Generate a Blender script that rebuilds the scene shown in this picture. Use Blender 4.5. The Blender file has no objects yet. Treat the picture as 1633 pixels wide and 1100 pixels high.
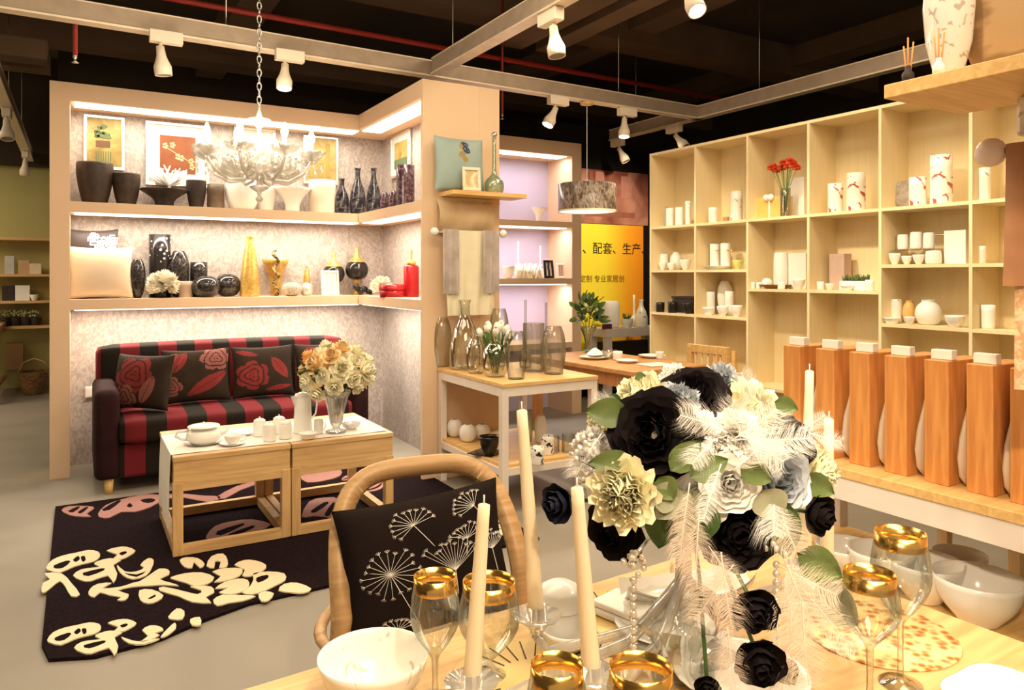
import bpy, bmesh, math, random
from math import pi, sin, cos, radians as R
from mathutils import Vector as V, Matrix as M
random.seed(7)
C = bpy.context.scene.collection
S = bpy.context.scene
# ------------------------------------------------------------------ camera, world, exposure, large lights
F = 1175.0; HZ = 438.0; EYE = 1.35
cam = bpy.data.cameras.new('camera'); co = bpy.data.objects.new('camera', cam); C.objects.link(co)
cam.sensor_width = 36; cam.lens = 36*F/1633; cam.shift_y = -(550-HZ)/1633
co.location = (0, 0, EYE); co.rotation_euler = (pi/2, 0, 0); cam.clip_start = .02
S.camera = co
S.view_settings.view_transform = 'Standard'; S.view_settings.look = 'None'
S.view_settings.exposure = 0.0; S.view_settings.gamma = 1; S.view_settings.use_curve_mapping = False
world = bpy.data.worlds.new('world'); S.world = world; world.use_nodes = True
bg = world.node_tree.nodes['Background']; bg.inputs[0].default_value = (1, .77, .5, 1); bg.inputs[1].default_value = .42
YAW = math.atan2(.507, .862); UX, UY = cos(YAW), sin(YAW); TH = 0.0      # the shop is built square to x (a) and y (b); the viewer looks across it
co.rotation_euler = (pi/2, 0, -YAW)
def W(a, b, z=0): return V((a, b, z))
WARM = (1, .80, .54)
def area(a, b, z, sx, sy, power, col=WARM, rx=0, rz=0, name='lamp'):
    l = bpy.data.lights.new(name, 'AREA'); l.shape = 'RECTANGLE'; l.size = sx; l.size_y = sy; l.energy = power; l.color = col
    o = bpy.data.objects.new(name, l); C.objects.link(o); o.location = W(a, b, z); o.rotation_euler = (rx, 0, TH+rz); return o
def spot(a, b, z, ta, tb, tz, power, size=60, col=WARM, blend=.8, rad=.05):
    l = bpy.data.lights.new('spot_light', 'SPOT'); l.energy = power; l.color = col; l.spot_size = R(size); l.spot_blend = blend; l.shadow_soft_size = rad
    o = bpy.data.objects.new('spot_light', l); C.objects.link(o); o.location = W(a, b, z)
    o.rotation_euler = (W(ta, tb, tz)-W(a, b, z)).to_track_quat('-Z', 'Y').to_euler(); return o
# unseen fill lights added as general shop lighting, behind and above the viewer and over the aisles
area(.6, -.6, 3.3, 2.2, 1.4, 85, rx=R(20))
area(.8, 2.6, 3.3, 2.4, 1.2, 70)
area(3.2, 2.6, 3.3, 1.0, 2.5, 60)
area(-1.6, 3.0, 3.3, 1.5, 2.5, 30)
area(-3.0, 8.0, 3.0, 2.5, 3.5, 190)
# ------------------------------------------------------------------ materials
MATS = {}
def nt(name):
    m = bpy.data.materials.new(name); m.use_nodes = True; n = m.node_tree; n.nodes.clear()
    o = n.nodes.new('ShaderNodeOutputMaterial'); return m, n, o
def bsdf(n, o, rough=.5, metal=0, spec=.5):
    b = n.nodes.new('ShaderNodeBsdfPrincipled'); b.inputs['Roughness'].default_value = rough; b.inputs['Metallic'].default_value = metal
    b.inputs['Specular IOR Level'].default_value = spec; n.links.new(b.outputs[0], o.inputs[0]); return b
def coords(n, scale=(1, 1, 1), obj=True):
    t = n.nodes.new('ShaderNodeTexCoord'); mp = n.nodes.new('ShaderNodeMapping'); mp.inputs['Scale'].default_value = scale
    n.links.new(t.outputs['Object'], mp.inputs[0]); return mp
def c4(c): return (c[0], c[1], c[2], 1)
def mat(name, col, rough=.5, metal=0, var=.08, scale=12, bump=.0, bscale=60, sub=0, spec=.35, sheen=0):
    if name in MATS: return MATS[name]
    m, n, o = nt(name); b = bsdf(n, o, rough, metal, spec); mp = coords(n)
    no = n.nodes.new('ShaderNodeTexNoise'); no.inputs['Scale'].default_value = scale; no.inputs['Detail'].default_value = 4
    n.links.new(mp.outputs[0], no.inputs[0]); r = n.nodes.new('ShaderNodeValToRGB')
    r.color_ramp.elements[0].position = .3; r.color_ramp.elements[1].position = .7
    r.color_ramp.elements[0].color = c4([max(0, x*(1-var)) for x in col]); r.color_ramp.elements[1].color = c4([min(1, x*(1+var)) for x in col])
    n.links.new(no.outputs[0], r.inputs[0]); n.links.new(r.outputs[0], b.inputs['Base Color'])
    if sub: b.inputs['Subsurface Weight'].default_value = sub; b.inputs['Subsurface Radius'].default_value = (.02, .015, .01)
    if sheen: b.inputs['Sheen Weight'].default_value = sheen
    if bump:
        n2 = n.nodes.new('ShaderNodeTexNoise'); n2.inputs['Scale'].default_value = bscale; n.links.new(mp.outputs[0], n2.inputs[0])
        bu = n.nodes.new('ShaderNodeBump'); bu.inputs['Strength'].default_value = bump; bu.inputs['Distance'].default_value = .01
        n.links.new(n2.outputs[0], bu.inputs['Height']); n.links.new(bu.outputs[0], b.inputs['Normal'])
    MATS[name] = m; return m
def wood(name, c1, c2, axis='x', rough=.45, scale=1):
    if name in MATS: return MATS[name]
    m, n, o = nt(name); b = bsdf(n, o, rough); s = {'x': (2, 22, 22), 'y': (22, 2, 22), 'z': (22, 22, 2)}[axis]
    mp = coords(n, tuple(k*scale for k in s)); no = n.nodes.new('ShaderNodeTexNoise'); no.inputs['Scale'].default_value = 1.6
    no.inputs['Detail'].default_value = 6; no.inputs['Distortion'].default_value = 1.2; n.links.new(mp.outputs[0], no.inputs[0])
    r = n.nodes.new('ShaderNodeValToRGB'); r.color_ramp.elements[0].position = .33; r.color_ramp.elements[1].position = .68
    r.color_ramp.elements[0].color = c4(c1); r.color_ramp.elements[1].color = c4(c2)
    n.links.new(no.outputs[0], r.inputs[0]); n.links.new(r.outputs[0], b.inputs['Base Color']); MATS[name] = m; return m
def pattern(name, c1, c2, scale=20, thr=.5, soft=.02, kind='noise', rough=.5, stretch=(1, 1, 1), metal=0, dist=1.0, spec=.5):
    if name in MATS: return MATS[name]
    m, n, o = nt(name); b = bsdf(n, o, rough, metal, spec); mp = coords(n, stretch)
    if kind == 'noise':
        t = n.nodes.new('ShaderNodeTexNoise'); t.inputs['Scale'].default_value = scale; t.inputs['Detail'].default_value = 2; t.inputs['Distortion'].default_value = dist; out = t.outputs[0]
    elif kind == 'voro':
        t = n.nodes.new('ShaderNodeTexVoronoi'); t.inputs['Scale'].default_value = scale; out = t.outputs['Distance']
    elif kind == 'edge':
        t = n.nodes.new('ShaderNodeTexVoronoi'); t.feature = 'DISTANCE_TO_EDGE'; t.inputs['Scale'].default_value = scale; out = t.outputs['Distance']
    else:
        t = n.nodes.new('ShaderNodeTexWave'); t.inputs['Scale'].default_value = scale; t.inputs['Distortion'].default_value = dist; t.bands_direction = 'X'; out = t.outputs[1]
    n.links.new(mp.outputs[0], t.inputs['Vector']); r = n.nodes.new('ShaderNodeValToRGB')
    r.color_ramp.elements[0].position = max(0, thr-soft); r.color_ramp.elements[1].position = min(1, thr+soft)
    r.color_ramp.elements[0].color = c4(c1); r.color_ramp.elements[1].color = c4(c2)
    n.links.new(out, r.inputs[0]); n.links.new(r.outputs[0], b.inputs['Base Color']); MATS[name] = m; return m
def glass(name, tint=(.95, .97, .95), edge=(.62, .66, .60), refl=.10, rough=.02, body=0.0, bodycol=(1, 1, 1)):
    # thin walled glass: tinted see-through, darker and more mirror-like where the wall is seen edge on
    if name in MATS: return MATS[name]
    m, n, o = nt(name); lw = n.nodes.new('ShaderNodeLayerWeight'); lw.inputs[0].default_value = .35
    mx = n.nodes.new('ShaderNodeMix'); mx.data_type = 'RGBA'; mx.inputs[6].default_value = c4(tint); mx.inputs[7].default_value = c4(edge)
    n.links.new(lw.outputs['Facing'], mx.inputs[0]); tr = n.nodes.new('ShaderNodeBsdfTransparent'); n.links.new(mx.outputs[2], tr.inputs[0])
    gl = n.nodes.new('ShaderNodeBsdfGlossy'); gl.inputs['Roughness'].default_value = rough
    ma = n.nodes.new('ShaderNodeMath'); ma.operation = 'MULTIPLY_ADD'; ma.inputs[1].default_value = .5; ma.inputs[2].default_value = refl
    n.links.new(lw.outputs['Fresnel'], ma.inputs[0]); ms = n.nodes.new('ShaderNodeMixShader'); n.links.new(ma.outputs[0], ms.inputs[0])
    n.links.new(tr.outputs[0], ms.inputs[1]); n.links.new(gl.outputs[0], ms.inputs[2]); last = ms
    if body:
        df = n.nodes.new('ShaderNodeBsdfDiffuse'); no = n.nodes.new('ShaderNodeTexNoise'); no.inputs['Scale'].default_value = 30
        df.inputs[0].default_value = c4(bodycol); m2 = n.nodes.new('ShaderNodeMixShader'); m2.inputs[0].default_value = body
        n.links.new(ms.outputs[0], m2.inputs[1]); n.links.new(df.outputs[0], m2.inputs[2]); last = m2
    n.links.new(last.outputs[0], o.inputs[0]); MATS[name] = m; return m
def emit(name, col, strength):
    if name in MATS: return MATS[name]
    m, n, o = nt(name); e = n.nodes.new('ShaderNodeEmission'); e.inputs[0].default_value = c4(col); e.inputs[1].default_value = strength
    n.links.new(e.outputs[0], o.inputs[0]); MATS[name] = m; return m
BEIGE = mat('beige_paint', (.76, .55, .37), .6, var=.02, scale=3)
WPAPER = pattern('scroll_wallpaper', (.33, .275, .25), (.45, .385, .35), 16, .5, .08, rough=.6, stretch=(1.6, 1.6, 1), dist=2.2)
LAV = mat('lavender_panel', (.52, .47, .64), .6, var=.04, scale=2)
CREAM = wood('cream_board', (.80, .66, .39), (.84, .71, .44), 'z', .5)
WHITEP = mat('white_lacquer', (.80, .72, .66), .4, var=.03)
ASH = wood('ash_wood', (.55, .33, .14), (.72, .47, .22), 'x')
ASHZ = wood('ash_wood_upright', (.55, .33, .14), (.72, .47, .22), 'z')
PINE = wood('pine_top', (.66, .40, .14), (.84, .56, .24), 'x')
ORANGE = wood('orange_cedar', (.52, .20, .05), (.74, .34, .10), 'z')
CHAIRW = wood('chair_oak', (.38, .22, .09), (.55, .34, .16), 'x')
DARKC = mat('dark_ceiling_paint', (.060, .040, .028), .9, var=.3, scale=1.2)
BEAM = mat('ceiling_beam_paint', (.16, .10, .062), .9, var=.15, scale=2)
TRACKM = mat('grey_track_metal', (.42, .33, .25), .5, .3)
TRACKL = mat('track_lip', (.80, .68, .52), .4, .2)
PORC = mat('white_porcelain', (.88, .86, .82), .18, var=.02)
BLACKG = mat('black_glaze', (.02, .016, .015), .12, var=.2)
BLACKM = mat('black_matt_clay', (.035, .024, .02), .6, var=.3, scale=30)
GOLD = mat('gold_metal', (.85, .52, .14), .22, 1, var=.06)
GOLDL = pattern('gold_leaf', (.42, .25, .05), (.70, .46, .14), 30, .5, .2, rough=.35, metal=.5)
SILVER = mat('silver_frame', (.78, .74, .70), .25, .9)
RED = mat('red_lacquer', (.36, .012, .015), .2, var=.1)
STEEL = mat('steel', (.6, .58, .55), .3, 1)
SPOTW = mat('lamp_white', (.85, .74, .60), .45, var=.03)
GL = glass('clear_glass'); GLG = glass('grey_glass', (.90, .91, .86), (.34, .35, .30), .12)
GLS = glass('smoke_glass', (.74, .72, .66), (.32, .31, .27), .10, body=.15, bodycol=(.55, .52, .45))
CRV = glass('cut_crystal_glass', (.96, .96, .95), (.55, .53, .50), .20, body=.12)
CRY = glass('crystal', (.98, .97, .95), (.70, .66, .60), .28, body=.24, bodycol=(1, .97, .92))
LEAF = mat('green_leaf', (.10, .19, .04), .4, var=.4, scale=20)
LEAFD = mat('dark_leaf', (.05, .10, .025), .4, var=.4, scale=20)
GLOW = emit('lamp_glow', (1, .86, .62), 22)
STRIP = emit('strip_light', (1, .90, .74), 4.5)
# ------------------------------------------------------------------ mesh builder
class MB:
    def __init__(s): s.b = bmesh.new(); s.mi = 0
    def _n(s, f0, smooth=False):
        for f in list(s.b.faces)[f0:]:
            f.material_index = s.mi; f.smooth = smooth
    def mesh(s, vs, fs, smooth=False, T=None):
        f0 = len(s.b.faces); vv = [s.b.verts.new(T @ V(v) if T else v) for v in vs]
        for f in fs:
            try: s.b.faces.new([vv[i] for i in f])
            except ValueError: pass
        s.b.faces.ensure_lookup_table(); s._n(f0, smooth); return s
    def box(s, x0, x1, y0, y1, z0, z1, T=None, bev=0):
        vs = [(x, y, z) for x in (x0, x1) for y in (y0, y1) for z in (z0, z1)]
        fs = [(0, 1, 3, 2), (4, 6, 7, 5), (0, 4, 5, 1), (2, 3, 7, 6), (0, 2, 6, 4), (1, 5, 7, 3)]
        if not bev: return s.mesh(vs, fs, T=T)
        t = bmesh.new(); vv = [t.verts.new(v) for v in vs]
        for f in fs: t.faces.new([vv[i] for i in f])
        bmesh.ops.bevel(t, geom=t.edges[:], offset=bev, segments=2, affect='EDGES', profile=.5)
        t.verts.index_update(); s.mesh([v.co.copy() for v in t.verts], [[v.index for v in f.verts] for f in t.faces], T=T); t.free(); return s
    def lathe(s, prof, seg=24, T=None, rx=1, ry=1, ripple=0, rn=8):
        vs = []; fs = []; n = len(prof)
        for i in range(seg):
            a = 2*pi*i/seg; k = 1+ripple*cos(rn*a)
            for r, z in prof: vs.append((r*rx*cos(a)*k, r*ry*sin(a)*k, z))
        for i in range(seg):
            j = (i+1) % seg
            for k in range(n-1): fs.append((i*n+k, j*n+k, j*n+k+1, i*n+k+1))
        f0 = len(s.b.faces); vv = [s.b.verts.new(T @ V(v) if T else v) for v in vs]
        for f in fs: s.b.faces.new([vv[q] for q in f])
        s.b.faces.ensure_lookup_table(); s._n(f0, True); return s
    def tube(s, pts, r, seg=8, T=None, cap=True, closed=False, flat=1):
        pts = [V(p) for p in pts]; n = len(pts); rr = r if hasattr(r, '__len__') else [r]*n; vs = []; fs = []
        up = V((0, 0, 1)); last = None
        for i, p in enumerate(pts):
            d = (pts[(i+1) % n]-pts[i-1]) if (closed or 0 < i < n-1) else (pts[1]-pts[0] if i == 0 else pts[-1]-pts[-2])
            if d.length < 1e-9: d = V((0, 0, 1))
            d.normalize()
            if last is None:
                ref = up if abs(d.z) < .9 else V((1, 0, 0)); x = d.cross(ref).normalized()
            else: x = (last-d*last.dot(d)); x = x.normalized() if x.length > 1e-6 else d.orthogonal().normalized()
            last = x; y = d.cross(x)
            for k in range(seg):
                a = 2*pi*k/seg; vs.append(p+x*cos(a)*rr[i]+y*sin(a)*rr[i]*flat)
        m = n if closed else n-1
        for i in range(m):
            j = (i+1) % n
            for k in range(seg): fs.append((i*seg+k, i*seg+(k+1) % seg, j*seg+(k+1) % seg, j*seg+k))
        if cap and not closed: fs += [tuple(range(seg))[::-1], tuple((n-1)*seg+k for k in range(seg))]
        return s.mesh(vs, fs, True, T)
    def ball(s, c, r, seg=12, sc=(1, 1, 1), T=None):
        prof = [(r*sin(pi*k/(seg//2)), -r*cos(pi*k/(seg//2))) for k in range(seg//2+1)]
        prof[0] = (1e-4, -r); prof[-1] = (1e-4, r)
        Q = M.Translation(V(c)) @ M.Diagonal((sc[0], sc[1], sc[2], 1)); return s.lathe(prof, seg, (T @ Q) if T else Q)
    def prism(s, poly, z0, z1, T=None):
        n = len(poly); vs = [(x, y, z0) for x, y in poly]+[(x, y, z1) for x, y in poly]
        fs = [tuple(range(n))[::-1], tuple(range(n, 2*n))]+[(i, (i+1) % n, n+(i+1) % n, n+i) for i in range(n)]
        return s.mesh(vs, fs, T=T)
    def grid(s, fn, nu, nv, smooth=True, T=None, mif=None):
        f0 = len(s.b.faces); vv = [[s.b.verts.new((T @ V(fn(i/nu, j/nv))) if T else fn(i/nu, j/nv)) for j in range(nv+1)] for i in range(nu+1)]
        for i in range(nu):
            for j in range(nv):
                f = s.b.faces.new((vv[i][j], vv[i+1][j], vv[i+1][j+1], vv[i][j+1])); f.smooth = smooth
                f.material_index = mif((i+.5)/nu, (j+.5)/nv) if mif else s.mi
        return s
    def build(s, name, mats, parent=None, loc=None, rz=0):
        me = bpy.data.meshes.new(name); bmesh.ops.recalc_face_normals(s.b, faces=s.b.faces[:]); s.b.to_mesh(me); s.b.free()
        for m in (mats if isinstance(mats, (list, tuple)) else [mats]): me.materials.append(m)
        o = bpy.data.objects.new(name, me); C.objects.link(o)
        if parent: o.parent = parent
        if loc is not None: o.location = loc; o.rotation_euler = (0, 0, rz)
        return o
def tag(o, label, cat, group=None, kind=None):
    o['label'] = label; o['category'] = cat
    if group: o['group'] = group
    if kind: o['kind'] = kind
    return o
def thing(name, label, cat, a, b, z=0, rz=0, group=None):
    o = bpy.data.objects.new(name, None); C.objects.link(o); o.empty_display_size = .1
    o.location = W(a, b, z); o.rotation_euler = (0, 0, TH+rz); return tag(o, label, cat, group)
def solo(name, mb, mats, a, b, z, label, cat, group=None, rz=0):
    return tag(mb.build(name, mats, None, W(a, b, z), TH+rz), label, cat, group)
def struct(name, mb, mats, label=None, cat=None, parent=None):
    o = mb.build(name, mats, parent)
    if not parent: o.rotation_euler = (0, 0, TH); o['kind'] = 'structure'
    if label: o['label'] = label
    if cat: o['category'] = cat
    return o
def copy_tree(o, parent=None):
    c = o.copy(); C.objects.link(c); c.parent = parent
    for ch in [x for x in bpy.data.objects if x.parent == o]: copy_tree(ch, c)
    return c
def dup(o, a, b, z, label, rz=0, sc=None):
    c = copy_tree(o); c.location = W(a, b, z); c.rotation_euler = (0, 0, TH+rz); c['label'] = label
    if sc: c.scale = (sc, sc, sc)
    return c
def on_b(px, b):                    # the point of the plane b that the photo shows in column px, and metres per pixel there
    t = (px-816.5)/F; a = b*(UX*t+UY)/(UX-UY*t); return a, (UY*a+UX*b)/F
def on_a(px, a):
    t = (px-816.5)/F; b = a*(UX-UY*t)/(UX*t+UY); return b, (UY*a+UX*b)/F
def fl(px, py, z=0):
    d = F*(EYE-z)/(py-HZ); X = (px-816.5)/F*d; return X*UX+d*UY, -X*UY+d*UX
PR = {'cyl': [(0, 0), (.96, 0), (1, .03), (1, 1)], 'pot': [(0, 0), (.6, 0), (.72, .12), (.9, .45), (1, .8), (.98, 1)],
 'egg': [(0, 0), (.45, 0), (.8, .2), (1, .5), (.9, .8), (.55, .98), (.4, 1)], 'ball': [(0, 0), (.35, 0), (.8, .15), (1, .5), (.8, .85), (.35, 1)],
 'bottle': [(0, 0), (.85, 0), (1, .12), (.98, .35), (.72, .58), (.38, .75), (.32, .9), (.42, 1)],
 'cone': [(0, 0), (.92, 0), (1, .08), (.85, .4), (.55, .75), (.36, .92), (.40, 1)], 'bowl': [(0, 0), (.4, 0), (.5, .08), (.85, .5), (1, 1)],
 'mug': [(0, 0), (.8, 0), (.95, .1), (1, 1)], 'jar': [(0, 0), (.8, 0), (1, .15), (1, .8), (.85, 1)], 'plate': [(0, 0), (.6, 0), (.7, .3), (1, 1)],
 'flare': [(0, 0), (.35, 0), (.38, .3), (.55, .6), (1, 1)], 'round': [(0, 0), (.6, 0), (.9, .2), (1, .45), (.85, .75), (.5, .92), (.55, 1)],
 'tall': [(0, 0), (.7, 0), (.8, .1), (1, .45), (.9, .8), (.62, 1)], 'decant': [(0, 0), (.8, 0), (1, .1), (.9, .22), (.35, .32), (.2, .45), (.2, 1)],
 'trumpet': [(0, 0), (.55, 0), (.5, .04), (.2, .12), (.3, .3), (.55, .65), (1, 1)]}
def smooth_prof(p, k=3):
    out = []
    for i in range(len(p)-1):
        p0 = p[max(i-1, 0)]; p1 = p[i]; p2 = p[i+1]; p3 = p[min(i+2, len(p)-1)]
        if i == 0: out.append(p1); continue
        for q in range(k):
            t = q/k; f = lambda w, x, y, z: .5*((2*x)+(-w+y)*t+(2*w-5*x+4*y-z)*t*t+(-w+3*x-3*y+z)*t**3)
            out.append((max(0, f(p0[0], p1[0], p2[0], p3[0])), max(0, f(p0[1], p1[1], p2[1], p3[1]))))
    out.append(p[-1]); return out
def vprof(kind, w, h, th=.004, inner=True):
    p = [(r*w/2, z*h) for r, z in smooth_prof(PR[kind], 3)]
    p[0] = (1e-4, 0)
    if inner: p = p+[(max(r-th, 1e-4), max(z, th)) for r, z in reversed(p[1:])]+[(1e-4, th)]
    return p
def vase(name, kind, w, h, m, px_or_ab, z, label, cat='vase', group=None, seg=24, ripple=0, rn=8, rz=0, th=.004):
    if 'glass' in m.name: a, b = px_or_ab; return solo(name, MB().lathe(vprof(kind, w, h, th, False), seg+8, ripple=ripple, rn=rn).lathe([(1e-4, th*2), (w*.3, th*2)], seg), m, a, b, z, label, cat, group, rz)
    a, b = px_or_ab; return solo(name, MB().lathe(vprof(kind, w, h, th), seg, ripple=ripple, rn=rn), m, a, b, z, label, cat, group, rz)
# ------------------------------------------------------------------ the shell of the shop
FLOORM = pattern('concrete_floor', (.235, .21, .175), (.325, .29, .245), 1.6, .5, .3, rough=.55, dist=.6)
struct('floor', MB().box(-9, 12, -3, 13, -.1, 0), FLOORM)
struct('trim_1', MB().box(-1.05, -.75, 3, 10.5, .0005, .003), mat('pale_floor_strip', (.46, .40, .32), .5))
struct('ceiling', MB().box(-9, 12, -3, 13, 3.95, 4.05), DARKC)
struct('wall_back', MB().box(-.2, 12, 9.6, 9.75, 0, 3.95), DARKC)
struct('wall_right', MB().box(8.6, 8.75, -3, 9.6, 0, 3.95), DARKC)
struct('wall_left', MB().box(-9, -8.85, -3, 13, 0, 3.95), DARKC)
# far green wall seen at the left, the darker bulkhead above
struct('wall_far', MB().box(-7, -.2, 10.6, 10.75, 0, 2.65), mat('olive_green_wall', (.46, .42, .17), .7, var=.05, scale=2))
struct('trim_2', MB().box(-7, -.2, 10.45, 10.75, 2.65, 3.95), DARKC)
# ceiling beams and ducts
b = MB()
for bb in (1.6, 5.6, 8.4): b.box(-6, 9, bb, bb+.35, 3.62, 3.95)
for aa in (-2.6, 1.2, 4.6, 7.0): b.box(aa, aa+.3, -2, 9.5, 3.72, 3.95)
struct('ceiling_beams', b, BEAM, 'dark brown beams crossing under the black ceiling', 'ceiling beam')
tag(solo('air_duct', MB().box(-.16, .16, -2.2, 4.2, 0, .2, bev=.02).box(.3, .5, -2.2, 4.2, .02, .16), BEAM, 3.3, 1.5, 3.38, '', 'duct'), 'twin brown duct run under the ceiling at upper right', 'duct')
solo('air_duct', MB().box(-2.6, 0, -.12, .12, 0, .16, bev=.02).box(-2.6, 0, .3, .5, .02, .14), BEAM, -.2, 6.8, 3.0, 'brown cable tray above the tall left shelf unit', 'duct')
# ------------------------------------------------------------------ shelf unit round the sofa (L shaped)
ZT = 2.63; S1 = 1.84; S2 = 1.184
a0, a1, bf, bk = -.165, 1.935, 5.72, 6.07
sh = thing('display_alcove', 'beige L shaped display alcove with two lit shelves around the sofa', 'shelving', 0, 0)
MB().box(a0, a0+.115, bf, bk+.08, 0, ZT).build('side_post', BEIGE, sh)
MB().box(a0, 2.36, bk, bk+.08, 0, ZT-.0).build('back_panel', WPAPER, sh)
MB().box(2.27, 2.35, 4.46, bk, 0, ZT).build('back_panel', WPAPER, sh)
for nm, z0, z1 in (('top_board', 2.513, ZT), ('shelf', S1-.07, S1), ('shelf', S2-.07, S2)):
    MB().box(a0+.115, a1, bf, bk, z0, z1).build(nm, BEIGE, sh); MB().box(a1, 2.27, 4.47, bk, z0, z1).build(nm, BEIGE, sh)
pr = thing('display_pier', 'beige pier closing the near end of the lit alcove', 'pier', 2.2, 4.6, 0)
MB().box(1.935, 2.351, 4.44, 4.469, 0, ZT).box(2.352, 2.51, 4.44, 4.95, 0, ZT).build('pier_wall', BEIGE, pr)
PIER = pr
for z in (2.513, S1-.07, S2-.07):          # light strips, widened so they glow as each board's lit underside
    MB().box(a0+.14, 1.95, bf+.04, bf+.20, z-.007, z-.001).build('lit_underside_strip', STRIP, sh)
    MB().box(1.975, 2.13, 4.5, bf+.02, z-.007, z-.001).build('lit_underside_strip', STRIP, sh)
    pw_ = (19, 19, 21)[(2.513, S1-.07, S2-.07).index(z)]
    area(.9, bf+.10, z-.02, 1.95, .05, pw_, col=(1, .87, .68), name='strip'); area(2.03, 5.1, z-.02, .05, 1.15, pw_*.6, col=(1, .87, .68), name='strip')
# ------------------------------------------------------------------ lavender alcove beyond the pier
al = thing('lavender_alcove', 'beige framed alcove with lavender back and lit shelves beyond the pier', 'shelving', 0, 0)
A0, A1, B0, B1 = 2.75, 4.24, 5.87, 6.3
MB().box(A1-.11, A1, B0, B1+.05, 0, ZT).build('side_post', BEIGE, al)
MB().box(A0-.05, A0, B0, B1+.05, 0, ZT).build('side_post', BEIGE, al)
MB().box(A0, A1-.11, B1, B1+.05, 0, ZT).build('back_panel', LAV, al)
MB().box(A0, A1-.11, B0, B1, 2.5, ZT).build('top_board', BEIGE, al)
Z3 = (1.86, 1.315, .70)
for z in Z3: MB().box(A0, A1-.11, B0, B1, z-.055, z).build('shelf', BEIGE, al)
for z in (2.5, Z3[0]-.055, Z3[1]-.055):
    MB().box(A0+.1, A1-.15, B0+.04, B0+.20, z-.007, z-.001).build('lit_underside_strip', STRIP, al)  # strip widened here too, standing in for the lit underside
    area((A0+A1)/2, B0+.1, z-.02, 1.2, .05, 6, col=(.95, .86, .86), name='strip')
# ------------------------------------------------------------------ cream cubby wall at the right
CA = 4.2; CD = .28
cb = thing('cubby_shelving', 'tall cream cubby shelving running along the right of the shop', 'shelving', 0, 0)
edges = [on_a(p, CA)[0] for p in (1036, 1107, 1190, 1287, 1401, 1545)]
w = (edges[0]-edges[5])/5; edges += [edges[5]-w*k for k in (1, 2, 3)]
T = .018; CT = 2.36
for e in edges: MB().box(CA, CA+CD, e-T, e, 0, CT).build('upright', CREAM, cb)
MB().box(CA+CD, CA+CD+.015, edges[-1]-T, edges[0], 0, CT).build('back_panel', CREAM, cb)
MB().box(CA, CA+CD, edges[-1]-T, edges[0], CT, CT+.02).build('top_board', CREAM, cb)
RZ = {}
for i in range(8):
    hs = [1.755, 1.39, 1.035] if i in (0, 1) else ([1.755, 1.25] if i in (2, 3) else [1.755, 1.412, 1.055])
    hs += [.55, .08]; RZ[i] = hs
    for z in hs: MB().box(CA+.001, CA+CD, edges[i+1], edges[i]-T, z-.02, z).build('shelf', CREAM, cb)
# ------------------------------------------------------------------ poster wall
mp = MB().box(4.2, 6.3, 6.62, 6.72, 0, 3.0); struct('wall_partition', mp, mat('dark_partition', (.012, .009, .008), .9, spec=.1))
pa0, pk = on_b(946, 6.6)
ps = thing('yellow_poster', 'yellow and orange poster with black Chinese lettering beyond the lamp', 'poster', 4.3, 6.6, 0)
def grad(name, stops, axis=0, rng=(0, 1)):
    m, n, o = nt(name); bb = bsdf(n, o, .5); t = n.nodes.new('ShaderNodeTexCoord'); s = n.nodes.new('ShaderNodeSeparateXYZ'); n.links.new(t.outputs['Object'], s.inputs[0])
    mr = n.nodes.new('ShaderNodeMapRange'); mr.inputs[1].default_value, mr.inputs[2].default_value = rng; n.links.new(s.outputs[axis], mr.inputs[0])
    r = n.nodes.new('ShaderNodeValToRGB'); e = r.color_ramp.elements
    e[0].position, e[0].color = stops[0][0], c4(stops[0][1]); e[1].position, e[1].color = stops[-1][0], c4(stops[-1][1])
    for p, c in stops[1:-1]: q = e.new(p); q.color = c4(c)
    n.links.new(mr.outputs[0], r.inputs[0]); n.links.new(r.outputs[0], bb.inputs['Base Color']); return m
YEL = grad('yellow_orange_print', [(0, (.85, .40, .02)), (.15, (.95, .80, .05)), (.55, (.95, .80, .05)), (.75, (.95, .42, .02)), (1, (.9, .20, .01))], 0, (-.15, 1.55))
MB().box(-.1, 1.35, 0, .015, .5, EYE+(HZ-357)*pk).build('printed_panel', YEL, ps)
def text(body, size, x, z, parent, m, y=-.004, name='lettering'):
    c = bpy.data.curves.new(name, 'FONT'); c.body = body; c.size = size; c.extrude = .001; c.resolution_u = 3
    t = bpy.data.objects.new(name, c); C.objects.link(t); bpy.context.view_layer.update()
    me = bpy.data.meshes.new_from_object(t.evaluated_get(bpy.context.evaluated_depsgraph_get())); bpy.data.objects.remove(t)
    me.materials.append(m); o = bpy.data.objects.new(name, me); C.objects.link(o); o.parent = parent; o.location = (x, y, z); o.rotation_euler = (pi/2, 0, 0); return o
INK = mat('black_ink', (.02, .012, .01), .6)
pa0, pk = on_b(946, 6.6); pa1, _ = on_b(962, 6.6); pit = pa1-pa0
LETTER = text('\u3001\u914d\u5957\u3001\u751f\u4ea7\u3001', pit*1.0, pa0-4.3-pit*.1-pit, EYE+(HZ-403)*pk, ps, INK)
text('\u5b9a\u5236 \u4e13\u4e1a\u5bb6\u5c45\u521b', pit*.62, on_b(931, 6.6)[0]-4.3-.06, EYE+(HZ-449)*pk, ps, mat('brown_ink', (.25, .12, .02), .6))
pp = thing('photo_poster', 'large reddish poster photo of a living room above the yellow poster', 'poster', 4.3+.42, 6.6, EYE+(HZ-356)*pk)
q = MB().box(-.04, 1.0, 0, .015, 0, .60); q.build('printed_panel', pattern('red_room_photo', (.22, .06, .04), (.52, .24, .17), 2.2, .5, .15, rough=.5, dist=1.5), pp)
q = MB()
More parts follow.
